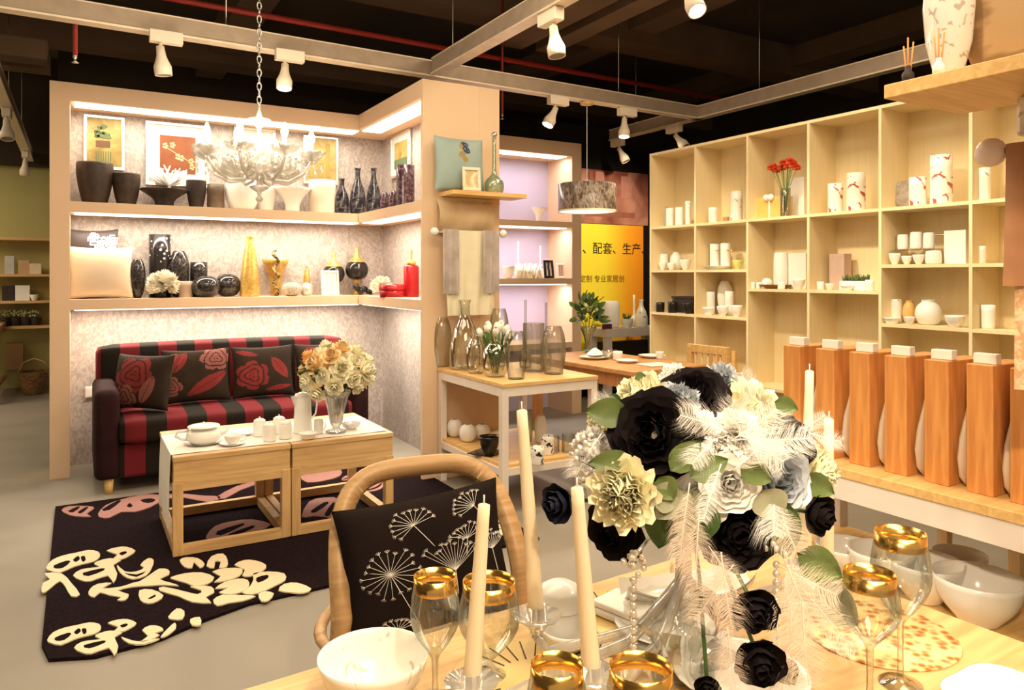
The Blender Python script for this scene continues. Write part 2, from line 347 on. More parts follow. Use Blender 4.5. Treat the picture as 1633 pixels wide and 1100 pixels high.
for x0, x1, z0, z1, k in ((.02, .12, .25, .58, 0), (.16, .20, .25, .58, 1), (.24, .36, .25, .58, 0), (.42, .5, .25, .58, 1), (.1, .8, .08, .14, 1), (.6, .75, .3, .55, 0)):
    q.mi = k; q.box(x0, x1, -.004, 0, z0, z1)
q.build('curtain_print', [mat('pink_print', (.50, .22, .18), .6), mat('brown_print', (.30, .11, .07), .6)], pp)
spot(4.6, 4.9, 2.7, 5.1, 6.6, 1.7, 190, 60)  # unseen spot added to light the two posters
def rebase(o, a, b, z=0):
    o.location = W(a, b, z)
    for c in bpy.data.objects:
        if c.parent == o: c.location = V(c.location)-V((a, b, z))
for o, a, b in ((sh, .9, 5.9), (PIER, 2.2, 4.6), (al, 3.5, 6.0), (cb, CA+.14, 3.2)): rebase(o, a, b)
# ------------------------------------------------------------------ sofa
def stripes(name, c1, c2, period, axis=0, duty=.5):
    m, n, o = nt(name); b = bsdf(n, o, .75); b.inputs['Specular IOR Level'].default_value = .15; t = n.nodes.new('ShaderNodeTexCoord')
    s = n.nodes.new('ShaderNodeSeparateXYZ'); n.links.new(t.outputs['Object'], s.inputs[0])
    w1 = n.nodes.new('ShaderNodeMath'); w1.operation = 'DIVIDE'; w1.inputs[1].default_value = period; n.links.new(s.outputs[axis], w1.inputs[0])
    fr = n.nodes.new('ShaderNodeMath'); fr.operation = 'FRACT'; n.links.new(w1.outputs[0], fr.inputs[0])
    r = n.nodes.new('ShaderNodeValToRGB'); r.color_ramp.interpolation = 'CONSTANT'; r.color_ramp.elements[0].color = c4(c1)
    r.color_ramp.elements[1].position = duty; r.color_ramp.elements[1].color = c4(c2); n.links.new(fr.outputs[0], r.inputs[0]); n.links.new(r.outputs[0], b.inputs['Base Color']); return m
SOFAS = stripes('red_black_stripe_fabric', (.145, .013, .018), (.014, .010, .007), .235, 0)
SOFAD = mat('dark_sofa_fabric', (.022, .006, .007), .8, var=.3, scale=8, spec=.15)
sf = thing('sofa', 'dark red and black striped sofa inside the beige alcove', 'sofa', .95, 5.45, 0)
L = .87
MB().box(-L+.12, L-.12, -.30, .38, .09, .30, bev=.02).build('base', SOFAS, sf)
def softbox(x0, x1, y0, y1, z0, z1, e=.05, n=14):
    m = MB(); cx, cy, cz = (x0+x1)/2, (y0+y1)/2, (z0+z1)/2; hx, hy, hz = (x1-x0)/2, (y1-y0)/2, (z1-z0)/2
    t = bmesh.new(); bmesh.ops.create_cube(t, size=2); bmesh.ops.subdivide_edges(t, edges=t.edges[:], cuts=n, use_grid_fill=True); t.verts.index_update()
    vs = []
    for v in t.verts:
        p = v.co; q = [p.x, p.y, p.z]; h = (hx, hy, hz); r = []
        inn = [max(-(h[i]-e), min(h[i]-e, q[i]*h[i])) for i in range(3)]; d = V([q[i]*h[i]-inn[i] for i in range(3)])
        if d.length > 1e-9: d = d.normalized()*e if d.length > e else d
        pu = .012*(1-q[0]**2)*(1-q[1]**2) if q[2] > .9 else 0
        vs.append((cx+inn[0]+d.x, cy+inn[1]+d.y, cz+inn[2]+d.z+pu))
    m.mesh(vs, [[v.index for v in f.verts] for f in t.faces], True); t.free(); return m
softbox(-L+.13, L-.13, -.36, .26, .30, .46, .045).build('seat_cushion', SOFAS, sf)
softbox(-L+.02, L-.02, .22, .44, .12, .865, .05).build('backrest', SOFAS, sf)
for s in (-1, 1):
    softbox(min(s*L, s*(L-.14)), max(s*L, s*(L-.14)), -.34, .40, .09, .645, .045).build('armrest', SOFAD, sf)
    for y in (-.28, .34): MB().tube([(s*(L-.08), y, .1), (s*(L-.08), y, 0)], [.03, .02], 10).build('leg', PINE, sf)
# cushions: inflated squares; motif(u,v)->material index painted per face
def cushion(name, w, h, t, mats, mif=None, n=40, extra=None):
    def half(sg):
        def f(u, v):
            x, y = u*2-1, v*2-1; k = (max(0, 1-abs(x)**2.6)*max(0, 1-abs(y)**2.6))**.45
            pin = 1-.07*(1-y*y)*abs(x)**3 if abs(x) > .01 else 1; pin2 = 1-.07*(1-x*x)*abs(y)**3
            return V((x*w/2*pin, sg*t/2*k, h/2+y*h/2*pin2))
        return f
    m = MB(); m.grid(half(-1), n, n, mif=mif); m.grid(half(1), 14, 14)
    if extra: m.mi = 1; extra(m, half(-1))
    bmesh.ops.remove_doubles(m.b, verts=m.b.verts[:], dist=.0005); return m
def flower_motif(blobs):
    def mif(u, v):
        k = 0
        for (cx, cy, r, n, ph, mi) in blobs:
            dx, dy = u-cx, v-cy; d = math.hypot(dx, dy)
            if d < r:
                an = math.atan2(dy, dx)+ph; lobe = r*(.72+.28*abs(cos(an*n/2)))
                if d < lobe:
                    ring = (d/r*3.2+.25*sin(an*3)) % 1
                    k = mi if ring > .22 else 0
        return k
    return mif
def leaf_motif(base, leaves):
    def mif(u, v):
        k = base(u, v)
        for (x0, y0, x1, y1, wd, mi) in leaves:
            L2 = (x1-x0)**2+(y1-y0)**2; t = ((u-x0)*(x1-x0)+(v-y0)*(y1-y0))/L2
            if 0 < t < 1:
                d = abs((u-x0)*(y1-y0)-(v-y0)*(x1-x0))/math.sqrt(L2)
                if wd*.04 < d < wd*sin(pi*t)**.7: k = mi
        return k
    return mif
CB = mat('olive_black_fabric', (.026, .016, .010), .8, var=.2, spec=.15); CR = mat('brick_red_fabric', (.19, .025, .025), .8, var=.15, spec=.15); CP = mat('dusty_pink_fabric', (.22, .075, .065), .8, var=.1, spec=.15)
m1 = leaf_motif(flower_motif([(.78, .80, .26, 6, 0, 2), (.22, .80, .14, 4, 1, 2), (.10, .30, .2, 5, 0, 2)]), [(.35, .12, .95, .55, .11, 1), (.15, .55, .35, .95, .08, 1)])
m2 = leaf_motif(flower_motif([(.30, .42, .30, 6, .5, 1)]), [(.62, .75, .88, .35, .10, 1), (.5, .12, .95, .2, .05, 1), (.05, .9, .4, .8, .05, 1)])
m3 = leaf_motif(flower_motif([(.45, .62, .36, 5, .3, 1), (.3, .2, .25, 5, .1, 2)]), [(.6, .1, .8, .6, .1, 2)])
def put(mb, name, mats, a, b, z, label, rz=0, lean=.25, cat='cushion', group=None, roll=0):
    o = mb.build(name, mats); o.rotation_euler = M.Rotation(TH+rz, 4, 'Z').to_euler() if not lean else (M.Rotation(TH+rz, 4, 'Z') @ M.Rotation(-lean, 4, 'X') @ M.Rotation(roll, 4, 'Y')).to_euler()
    o.location = W(a, b, z); return tag(o, label, cat, group)
put(cushion('cushion', .42, .36, .15, 0, m3, 80), 'cushion', [CB, CR, CP], .34, 5.34, .475, 'patterned dark red cushion turned sideways against the left sofa arm', rz=-.75, lean=.2)
put(cushion('cushion', .44, .37, .13, 0, m1, 80), 'cushion', [CB, CR, CP], .70, 5.44, .475, 'black sofa cushion with pink flowers and a red leaf, second from left', lean=.22)
put(cushion('cushion', .43, .37, .13, 0, m2, 80), 'cushion', [CB, CR, CP], 1.145, 5.44, .475, 'black sofa cushion with one big red rose, in the middle of the sofa', lean=.22)
put(cushion('cushion', .36, .37, .13, 0, m3, 80), 'cushion', [CB, CR, CP], 1.55, 5.44, .475, 'dark red sofa cushion partly hidden behind the yellow bouquet', lean=.22)
# ------------------------------------------------------------------ rug
px = [(fl(x, y)) for x, y in ((87, 813), (75, 1028))]
rg = MB(); rx0, rx1, ry0, ry1 = -.115, 2.02, 3.15, 5.0
rg.prism([(-.115, 5.0), (-.115, 3.16), (-.09, 3.03), (.05, 2.97), (.26, 2.99), (.42, 3.07), (.60, 3.13), (rx1, 3.16), (rx1, 5.0)], .001, .014)
rg2 = rg
def petal(m, p, q, wd, bend=0, mi=1, slit=0, z=.018, n=14):
    (x0, y0), (x1, y1) = p, q; dx, dy = x1-x0, y1-y0; L = math.hypot(dx, dy); nx, ny = -dy/L, dx/L; m.mi = mi
    for sgn in ((1, -1) if slit else (0,)):
        A = []; B = []
        for i in range(n+1):
            t = i/n; c = bend*L*sin(pi*t); cx = x0+dx*t+nx*c; cy = y0+dy*t+ny*c; h = wd/2*(sin(pi*min(1, t**.75*1.0))**.7 if 0 < t < 1 else .02)
            if sgn == 0: A.append((cx+nx*h, cy+ny*h)); B.append((cx-nx*h, cy-ny*h))
            else:
                g = slit*h; A.append((cx+sgn*nx*h, cy+sgn*ny*h)); B.append((cx+sgn*nx*g, cy+sgn*ny*g))
        vs = [(x, y, z) for x, y in A]+[(x, y, z) for x, y in B]+[(x, y, .012) for x, y in A]+[(x, y, .012) for x, y in B]; k = n+1
        fs = [(i, i+1, k+i+1, k+i) for i in range(n)]+[(i, 2*k+i, 2*k+i+1, i+1) for i in range(n)]+[(k+i, k+i+1, 3*k+i+1, 3*k+i) for i in range(n)]
        m.mesh(vs, fs)
def rp(pts, wd, bend=0, mi=1, slit=0): petal(rg, fl(*pts[0]), fl(*pts[1]), wd, bend, mi, slit)
# tuft outlines traced in a straight-down chart of the rug's photo: (x, y) pairs per outline, mi 1 cream, 2 pink, 0 black inlay
def tuft(pts, mi, dx=0, dy=0, q=3.266):
    P = [fl(40+(pts[i]+dx)/q, 740+(pts[i+1]+dy)/q) for i in range(0, len(pts), 2)]; n = len(P); S_ = []
    for i in range(n):
        for t in (0, .5):
            p0, p1, p2, p3 = P[i-1], P[i], P[(i+1) % n], P[(i+2) % n]
            S_.append(tuple(.5*(2*p1[c]+(p2[c]-p0[c])*t+(2*p0[c]-5*p1[c]+4*p2[c]-p3[c])*t*t+(3*p1[c]-p0[c]-3*p2[c]+p3[c])*t**3) for c in (0, 1)))
    rg.mi = mi; rg.prism(S_, .013, .019 if mi else .0205)
SP = [(1, (110,560,140,520,200,495,270,480,330,467,380,475,390,500,360,525,300,540,250,555,180,585,130,575)), (0, (250,520,275,500,285,515,265,530)), (0, (290,505,310,500,315,520,300,530)), (0, (150,550,215,525,235,530,200,560,160,565)),
  (1, (425,470,480,452,530,450,575,470,545,495,500,515,460,510,480,490)), (0, (490,485,520,475,530,482,505,495)),
  (1, (380,525,440,510,500,520,460,545,480,590,460,640,430,600,340,630,290,625,250,600,290,570,350,560,390,555,360,540)), (0, (300,590,400,565,410,575,330,605)),
  (1, (480,545,520,580,580,580,620,560,600,545,640,510,670,520,660,560,630,600,560,620,510,600,485,570)), (0, (520,590,580,598,630,580,580,610))]
for m_, p_ in SP: tuft(p_, m_)
for m_, p_ in SP[:8]: tuft(p_, m_, 5, 382)
for m_, p_ in ((1, (600,630,660,590,700,565,745,570,750,595,700,620,760,640,800,655,720,650,640,655,560,660,480,680,540,700,520,730,480,730,500,715,440,705,390,690,360,715,330,700,340,670,380,645,450,640,400,670,500,660,560,640)),
  (1, (100,590,190,590,240,640,285,700,240,710,210,660,180,630,140,660,100,690,85,680,95,640,130,620)), (1, (595,680,660,675,720,705,690,735,640,748,600,730)), (0, (640,725,675,705,680,712,655,725)),
  (1, (805,520,840,505,900,510,935,540,910,560,880,530,870,560,830,555)), (1, (945,550,970,500,1030,485,1055,520,1050,555,1010,560,1020,530,990,525,985,560)), (1, (760,610,830,590,920,585,985,610,950,645,880,655,840,640,770,620)),
  (1, (975,580,1050,562,1130,565,1120,600,1060,625,985,635,1020,605)), (1, (1090,545,1140,520,1200,522,1255,545,1240,575,1170,605,1130,600,1145,570)), (1, (1190,590,1270,580,1350,590,1355,625,1310,650,1250,680,1180,700,1130,690,1170,660,1190,620)), (0, (1205,615,1260,600,1265,615,1215,640)),
  (1, (990,670,1040,635,1110,618,1160,625,1165,660,1120,690,1060,700,1010,690,1060,665)), (1, (860,660,900,655,970,660,985,690,940,715,970,745,870,740,800,710,700,680,720,660,850,690,900,700,920,680)),
  (1, (1320,680,1350,645,1420,640,1490,670,1450,692,1390,690)), (1, (1215,700,1250,685,1295,695,1270,730,1230,735)), (1, (980,730,1030,703,1130,705,1200,710,1130,735,1060,745,1000,760)),
  (1, (610,890,650,865,700,870,720,890,670,905,700,915,640,945,600,950,640,920)), (1, (500,925,560,945,610,948,700,933,620,962,540,958)), (1, (745,820,790,775,830,790,820,830,770,832)), (1, (860,832,910,820,915,860,870,862)), (1, (745,880,780,850,785,880,740,915,705,925)),
  (2, (190,255,230,235,330,235,360,245,320,275,345,290,260,288,215,275)), (2, (380,275,420,230,500,200,580,180,640,172,710,178,715,200,650,240,570,265,500,265,440,295,395,295)), (0, (530,235,545,220,560,235,545,242)), (0, (600,205,650,195,680,205,640,220)), (0, (400,255,480,208,498,210,440,255)),
  (0, (225,262,270,240,285,242,250,268)), (0, (275,268,315,242,328,244,295,272)), (2, (715,175,830,170,930,180,1020,185,960,215,830,190,720,195)), (2, (1000,185,1100,130,1220,95,1225,110,1120,150,1040,195)),
  (2, (945,390,990,340,1080,315,1180,305,1280,330,1200,370,1080,400,960,410)), (0, (1000,370,1120,330,1140,335,1020,390)), (0, (1060,385,1180,340,1190,350,1090,395)), (2, (1435,75,1530,50,1640,40,1640,75,1560,100,1470,110)), (2, (1440,290,1480,210,1560,190,1640,200,1640,300,1560,290,1500,285)), (0, (1490,260,1560,215,1580,222,1510,270)), (0, (1560,280,1600,220,1615,225,1585,285))):
    tuft(p_, m_)
for a_, b_, w_, be, sl in (((545, 770), (600, 760), .10, .2, .25), ((560, 790), (610, 772), .09, -.2, .3), ((585, 765), (625, 752), .10, .1, .2), ((560, 835), (600, 815), .12, -.2, .3), ((640, 860), (680, 845), .1, .1, .2)):
    rp((a_, b_), w_, be, 2, sl)
for a_, b_, w_, be, sl in (((700, 812), (745, 795), .09, .2, .3), ((715, 825), (765, 805), .10, -.2, .2), ((745, 815), (790, 800), .10, .2, .2), ((735, 838), (790, 822), .12, .1, .3), ((625, 846), (655, 852), .1, 0, 0), ((780, 835), (815, 850), .12, .1, .2),
    ((790, 850), (822, 862), .08, .1, 0), ((700, 800), (730, 805), .05, .1, 0)):
    rp((a_, b_), w_, be, 1, sl)
tag(rg.build('rug', [mat('black_rug_pile', (.013, .007, .009), 1, var=.4, scale=60, spec=.05), mat('cream_rug_tuft', (.80, .68, .47), .9, var=.05, scale=80), mat('pink_rug_tuft', (.34, .17, .15), .9, var=.1, scale=80)], None, (0, 0, 0), TH),
    'black rug with cream and dusty pink flower tufts under the coffee tables', 'rug')
# ------------------------------------------------------------------ coffee tables
def coffee(a, label):
    t = thing('coffee_table', label, 'coffee table', a, 3.80, 0, group=None)
    W_, D_, H_ = .548, .67, .47; p = .045
    MB().box(0, W_, 0, D_, H_-.025, H_, bev=.003).build('table_top', ASH, t)
    q = MB(); q.box(.004, W_-.004, .004, .024, H_-.125, H_-.025).box(.004, W_-.004, D_-.024, D_-.004, H_-.125, H_-.025).box(.004, .024, .024, D_-.024, H_-.125, H_-.025).box(W_-.024, W_-.004, .024, D_-.024, H_-.125, H_-.025)
    q.build('apron', ASH, t)
    for x in (0, W_-p):
        for y in (0, D_-p): MB().box(x, x+p, y, y+p, 0, H_-.125, bev=.002).build('leg', ASHZ, t)
    for y in (0, D_-p): MB().box(p, W_-p, y+.003, y+p-.003, .0, .045).build('stretcher', ASH, t)
    for x in (0, W_-p): MB().box(x+.003, x+p-.003, p, D_-p, .0, .045).build('stretcher', ASH, t)
    for y in (0, D_-p): MB().box(p, W_-p, y+.003, y+p-.003, H_-.165, H_-.125).build('rail', ASH, t)
    return t
c0 = coffee(.383, 'left ash wood coffee table, the one with cloth hanging down its side')
c1 = dup(c0, .383+.553, 3.80, 0, 'right ash wood coffee table, the one carrying the bouquet vase')
for c in (c0, c1): c.location.z = .0185
CZ = .4885
rn = MB(); z = CZ+.0005
def rfn(u, v):
    x = -.004+u*1.09; y = .05+v*.50; return V((x, y, .0025+.0012*sin(x*19+y*7)*sin(y*23)))
rn.grid(rfn, 40, 14)
rn.grid(lambda u, v: V((-.004-.008*(1-(1-u)**3)-.004*sin(v*14)*u, .05+v*.50-.03*u*(v-.5), .0025-u*.36)), 14, 24)
tag(rn.build('table_runner', mat('white_linen', (.84, .80, .74), .9, var=.04, bump=.3, bscale=200), None, W(.383, 3.80, CZ), TH), 'white linen runner along the coffee tables, draped over the left end', 'table runner')
def tp(x, y, z=CZ): return fl(x, y, z)
ZR = CZ+.004
def mug_like(name, kind, w, h, m, ab, z, label, cat, handle=True, lid=False, spout=False, group=None, rz=0, saucer=0):
    t = thing(name, label, cat, ab[0], ab[1], z, rz, group); b0 = .004 if saucer else 0
    if saucer: MB().lathe(vprof('plate', saucer, .012, .002), 24).build('saucer', m, t)
    o = MB().lathe(vprof(kind, w, h, .003), 20).build('body', m, t); o.location.z = b0
    if handle: o = MB().tube([(w*.42, 0, h*.75), (w*.72, 0, h*.72), (w*.78, 0, h*.45), (w*.6, 0, h*.25), (w*.42, 0, h*.22)], w*.05, 6).build('handle', m, t); o.location.z = b0
    if lid:
        q = MB(); q.lathe([(w*.46, 0), (w*.44, h*.06), (w*.25, h*.14), (1e-4, h*.17)], 20); q.ball((0, 0, h*.22), h*.06, 8); o = q.build('lid', m, t); o.location.z = b0+h*(.98)
    if spout: o = MB().tube([(-w*.4, 0, h*.45), (-w*.62, 0, h*.6), (-w*.72, 0, h*.95)], [w*.09, w*.06, w*.04], 8).build('spout', m, t); o.location.z = b0
    return t
mug_like('teapot', 'round', .17, .085, PORC, tp(325, 708), ZR, 'squat white teapot at the left end of the coffee table', 'teapot', True, True, True, rz=pi-.3, saucer=.19)
mug_like('teacup', 'bowl', .085, .045, PORC, tp(371, 710), ZR, 'white cup on saucer in front of the plates on the coffee table', 'cup', True, saucer=.13)
solo('plate', MB().lathe(vprof('plate', .12, .014), 28), PORC, *tp(388, 694), ZR, 'small white plate between the teapot and the lidded jars', 'plate')
for i, (x, y, lb) in enumerate(((414, 696, 'white lidded jar, leftmost of the four on the coffee table'), (430, 704, 'white lidded jar in front left of the four on the coffee table'), (445, 692, 'white lidded jar rearmost of the four on the coffee table'), (455, 700, 'white lidded jar nearest the coffee pot'))):
    mug_like('lidded_jar', 'jar', .066, .082, PORC, tp(x, y), ZR, lb, 'jar', False, True, group='lidded jars on the coffee table')
cp = thing('coffee_pot', 'tall white coffee pot with spout and loop handle on the coffee table', 'coffee pot', *tp(483, 690), ZR, .3)
MB().lathe([(1e-4, 0), (.052, 0), (.052, .01), (.045, .12), (.043, .2), (.040, .2), (.042, .12), (.048, .012), (1e-4, .01)], 24).build('body', PORC, cp)
MB().mesh([(-.030, -.02, .19), (-.030, .02, .19), (-.075, 0, .205), (-.043, 0, .13), (-.03, -.02, .2), (-.03, .02, .2)], [(0, 2, 3), (1, 3, 2), (0, 4, 2), (1, 2, 5)], True).build('spout', PORC, cp)
MB().tube([(.04, 0, .18), (.075, 0, .185), (.09, 0, .15), (.08, 0, .09), (.046, 0, .06)], .005, 8).build('handle', PORC, cp)
q = MB().lathe([(.044, .2), (.04, .21), (.015, .218), (1e-4, .22)], 20); q.ball((0, 0, .228), .008, 8); q.build('lid', PORC, cp)
mug_like('creamer', 'mug', .05, .075, PORC, tp(508, 692), ZR, 'white cream jug right of the coffee pot', 'jug', True)
solo('sugar_bowl', MB().lathe(vprof('plate', .10, .03), 24), PORC, *tp(491, 700), ZR, 'low white bowl at the foot of the coffee pot', 'bowl')
solo('glass_bowl', MB().lathe(vprof('bowl', .10, .035), 24, ripple=.08, rn=12), CRY, *tp(560, 685), ZR, 'small cut glass bowl in front of the bouquet vase', 'bowl')
# ------------------------------------------------------------------ flowers
def rose(r, n=5, layers=5, seed=0, open_=1.0, ruffle=.06, depth=.8):
    # layered cupped petals round a tight heart; opens towards +z
    rnd = random.Random(seed); m = MB()
    for L in range(layers):
        t = (L+1)/layers; k = n if L else 3
        for i in range(k):
            a0_ = 2*pi*(i+.5*(L % 2)+rnd.uniform(-.1, .1))/k; wid = pi/k*1.5*(1 if L else 1.3); tilt = open_*(t**1.3)*1.25
            rr = r*(.25+.75*t); hh = r*depth*(1-.25*t); ph = rnd.uniform(0, 6)
            def f(u, v):
                a = a0_+(u-.5)*2*wid*(1-.25*v*v); c = .12*r+rr*(sin(tilt)*v+.18*sin(pi*v)); z = hh*(cos(tilt)*v*1.0+.12*v)-r*.25*(1-v)-(.12*r*v*v*t)
                e = ruffle*r*sin(u*9+ph)*v*v; drop = (1-(2*u-1)**2)*.12*r*v
                return V(((c+e)*cos(a), (c+e)*sin(a), z+drop+e*.5))
            m.grid(f, 6, 5)
    return m
def pompom(r, n=60, seed=0, pr=.35, flat=1.0):
    rnd = random.Random(seed); m = MB()
    for i in range(n):
        z = 1-(i+.5)/n*1.35; a = i*2.39996; s_ = math.sqrt(max(0, 1-z*z)); d = V((s_*cos(a), s_*sin(a), z*flat)); tn = V((-sin(a), cos(a), 0)); bt = d.cross(tn).normalized(); w_ = r*pr*rnd.uniform(.8, 1.2)
        for q in range(2):
            th = rnd.uniform(0, pi); e1 = tn*cos(th)+bt*sin(th); e2 = d*.9+bt*.4*cos(th)
            m.grid(lambda u, v: d*r*.55+e1*w_*(u-.5)*(sin(pi*min(1, .25+v*.7)))*1.5+e2*w_*v*1.4+d*.0*u+d*w_*.25*cos(u*7+i), 2, 2)
    return m
def leafm(L, wd, bend=.3, seed=0):
    m = MB()
    def f(u, v):
        w_ = wd*sin(pi*min(1, v**.8))**.8*(u-.5)
        return V((w_, v*L, -bend*L*v*v+abs(u-.5)*wd*.25))
    m.grid(f, 4, 8); return m
def feather(L, wd, seed=0, curve=.25, n=70, thick=1.0):
    rnd = random.Random(seed); m = MB(); pts = [(curve*L*sin(t/10*1.6)*.5, t/10*L, -curve*L*(t/10)**2*.5) for t in range(11)]
    m.tube(pts, [.0009*thick*(1-.07*t) for t in range(11)], 5)
    for i in range(n):
        t = .12+.88*i/n; x = curve*L*sin(t*1.6)*.5; y = t*L; z = -curve*L*t*t*.5
        for s_ in (-1, 1):
            l_ = wd*(sin(pi*min(1, (t-.08)*1.02))**.6)*rnd.uniform(.7, 1.15)+.002; a = rnd.uniform(.55, 1.0); dz = rnd.uniform(-.25, .25)*l_; w_ = L/n*rnd.uniform(.25, .5)*thick
            ex = x+s_*l_*sin(a)*.9; ey = y+l_*cos(a); mx_, my_ = x+s_*l_*.5*sin(a+.25), y+l_*.5*cos(a+.25)
            m.mesh([(x, y, z), (mx_, my_, z+dz*.3), (ex, ey, z+dz), (mx_+w_*.3, my_-w_, z+dz*.3), (x, y-w_, z)], [(0, 1, 3, 4), (1, 2, 3)])
    return m
def place(o, p, d, roll=0, sc=1):     # aim local +Z along d
    q = V(d).to_track_quat('Z', 'Y'); o.matrix_local = M.Translation(V(p)) @ q.to_matrix().to_4x4() @ M.Rotation(roll, 4, 'Z') @ M.Scale(sc, 4)
    return o
def placey(o, p, d, roll=0, sc=1):    # aim local +Y along d, local +Z outwards
    q = V(d).to_track_quat('Y', 'Z'); o.matrix_local = M.Translation(V(p)) @ q.to_matrix().to_4x4() @ M.Rotation(roll, 4, 'Y') @ M.Scale(sc, 4)
    return o
PE = mat('peach_petal', (.95, .68, .38), .6, var=.15, sub=.1); YE = mat('pale_yellow_petal', (.97, .90, .68), .6, var=.08, sub=.1); OR = mat('orange_petal', (.92, .45, .15), .6, var=.2, sub=.1)
def bead(o_, name, m, parent, pos, d, sc=1, roll=0):
    c = o_.copy(); c.data = o_.data; C.objects.link(c); c.parent = parent; return place(c, pos, d, roll, sc)
va, vb = tp(536, 690); vz = thing('flower_vase', 'tall flared crystal vase holding the peach and yellow bouquet', 'vase', va, vb, ZR)
MB().lathe([(1e-4, 0), (.052, 0), (.055, .006), (.02, .018), (.018, .03), (.032, .05), (.045, .12), (.062, .19), (.078, .225), (.075, .225), (.058, .19), (.041, .12), (.027, .055), (1e-4, .045)], 28, ripple=.04, rn=14).build('body', CRV, vz)
bq = thing('bouquet', 'bouquet of peach, orange and pale yellow flowers in the crystal vase', 'bouquet', va, vb, ZR+.21)
rnd = random.Random(3); r0 = {}
for nm, mm in (('p', PE), ('y', YE), ('o', OR)): r0[nm] = None
dirs = []
for i in range(34):
    z_ = 1-(i+.5)/34*1.45; a_ = i*2.39996; s_ = math.sqrt(1-z_*z_); dirs.append((s_*cos(a_), s_*sin(a_), z_))
for i, d in enumerate(dirs):
    k = 'yypyyyypyo'[i % 10]; mm = {'p': PE, 'y': YE, 'o': OR}[k]
    R_ = .155+.03*rnd.random(); p = (d[0]*R_*1.0, d[1]*R_, .10+d[2]*R_*.95)
    if r0[k] is None: o = rose(.05, 5, 4, i, 1.1, .1).build('flower', mm, bq); r0[k] = o; place(o, p, d)
    else: bead(r0[k], 'flower', mm, bq, p, d, rnd.uniform(.75, 1.15), rnd.uniform(0, 6))
lf = None
for i in range(16):
    a_ = rnd.uniform(0, 6.28); e_ = rnd.uniform(-.3, .9); d = (cos(a_), sin(a_), e_)
    if lf is None: lf = leafm(.09, .035).build('leaf', LEAFD, bq); o = lf
    else: o = lf.copy(); C.objects.link(o); o.parent = bq
    placey(o, (d[0]*.13, d[1]*.13, .08+d[2]*.12), d, rnd.uniform(0, 6))
q = MB()
for i in range(8): a_ = i*.8; q.tube([(cos(a_)*.015, sin(a_)*.015, -.15), (cos(a_)*.04, sin(a_)*.04, .0), (cos(a_)*.10, sin(a_)*.10, .10)], .0025, 5)
q.build('stems', LEAFD, bq)
# ------------------------------------------------------------------ light socket plate
solo('wall_socket', MB().box(-.04, .04, -.012, 0, -.04, .04, bev=.003).box(-.028, .028, -.015, -.012, -.028, .028), WHITEP, *(lambda r: (r[0], 6.068))(on_b(146, 6.06)), 1.35-187*on_b(146, 6.06)[1], 'white square wall socket left of the sofa', 'socket')
# ------------------------------------------------------------------ framed pictures in the alcove
def frame(name, label, w, h, a, b, z, rz, lean, fm, matc, pic, border=.022, matw=.0, extra=None, cat='framed picture', depth=.018, group=None):
    o = bpy.data.objects.new(name, None); C.objects.link(o); o.location = W(a, b, z); tag(o, label, cat, group)
    o.rotation_euler = (M.Rotation(TH+rz, 4, 'Z') @ M.Rotation(-lean, 4, 'X')).to_euler()
    q = MB(); q.box(-w/2, w/2, -depth, 0, 0, border, bev=.003).box(-w/2, w/2, -depth, 0, h-border, h, bev=.003).box(-w/2, -w/2+border, -depth, 0, border, h-border, bev=.003).box(w/2-border, w/2, -depth, 0, border, h-border, bev=.003)
    q.build('frame', fm, o)
    x, y = w/2-border, h-border; MB().box(-x, x, -.006, 0, border, y).build('mount', matc, o)
    pm = MB(); pm.box(-x+matw, x-matw, -.0075, -.006, border+matw, y-matw)
    if extra: extra(pm, x-matw, border+matw, y-matw)
    pm.build('picture', pic, o); return o
GOLDP = pattern('gold_painting', (.22, .15, .03), (.42, .31, .10), 8, .5, .15, rough=.5, dist=.8)
DKG = mat('painted_green', (.10, .14, .06), .6); BRP = mat('brown_print_ground', (.20, .06, .02), .6, var=.15); PETP = mat('printed_petals', (.75, .45, .25), .6)
def tree(pm, x, z0, z1):
    pm.mi = 1; h = z1-z0
    for i in range(14): pm.ball((-.1*x+random.uniform(-.35, .35)*x, -.008, z0+h*random.uniform(.60, .85)), x*.2, 6, (1, .05, .7))
    pm.mi = 2; pm.box(-x*.5, x*.35, -.0095, -.0075, z0+h*.40, z0+h*.54); pm.mi = 1
    for i in range(7): pm.box(-x*.5+i*x*.14, -x*.44+i*x*.14, -.0095, -.0075, z0+h*.10, z0+h*.32)
def blossoms(pm, x, z0, z1):
    pm.mi = 1; h = z1-z0
    for cx, cz in ((-.7, .72), (-.3, .75), (.2, .42), (.75, .35), (.8, .2), (0, .45)):
        for i in range(5): pm.ball((cx*x+.09*x*cos(i*1.25), -.008, z0+h*cz+.06*h*sin(i*1.25)), x*.09, 6, (1, .06, .7))
    pm.tube([(-.7*x, -.0085, z0+.7*h), (0, -.0085, z0+.5*h), (.8*x, -.0085, z0+.3*h)], .003, 5)
def pic_at(px0, px1, py0, py1, b, **k):
    a0_, m = on_b(px0, b); a1_, _ = on_b(px1, b); return (a1_-a0_), (py1-py0)*m, (a0_+a1_)/2
BKZ = 6.045
w_, h_, a_ = pic_at(133, 199, 183, 270, BKZ); PZ = EYE+(HZ-270)*on_b(166, BKZ)[1]
frame('framed_picture', 'gold framed painting of a potted tree above the top shelf at far left', w_, h_, a_, 6.066, PZ, 0, .0, SILVER, GOLDP, [GOLDP, DKG, mat('painted_umber', (.12, .06, .03), .6)], extra=tree)
w_, h_, a_ = pic_at(232, 334, 194, 297, BKZ); PZ = EYE+(HZ-297)*on_b(283, BKZ)[1]
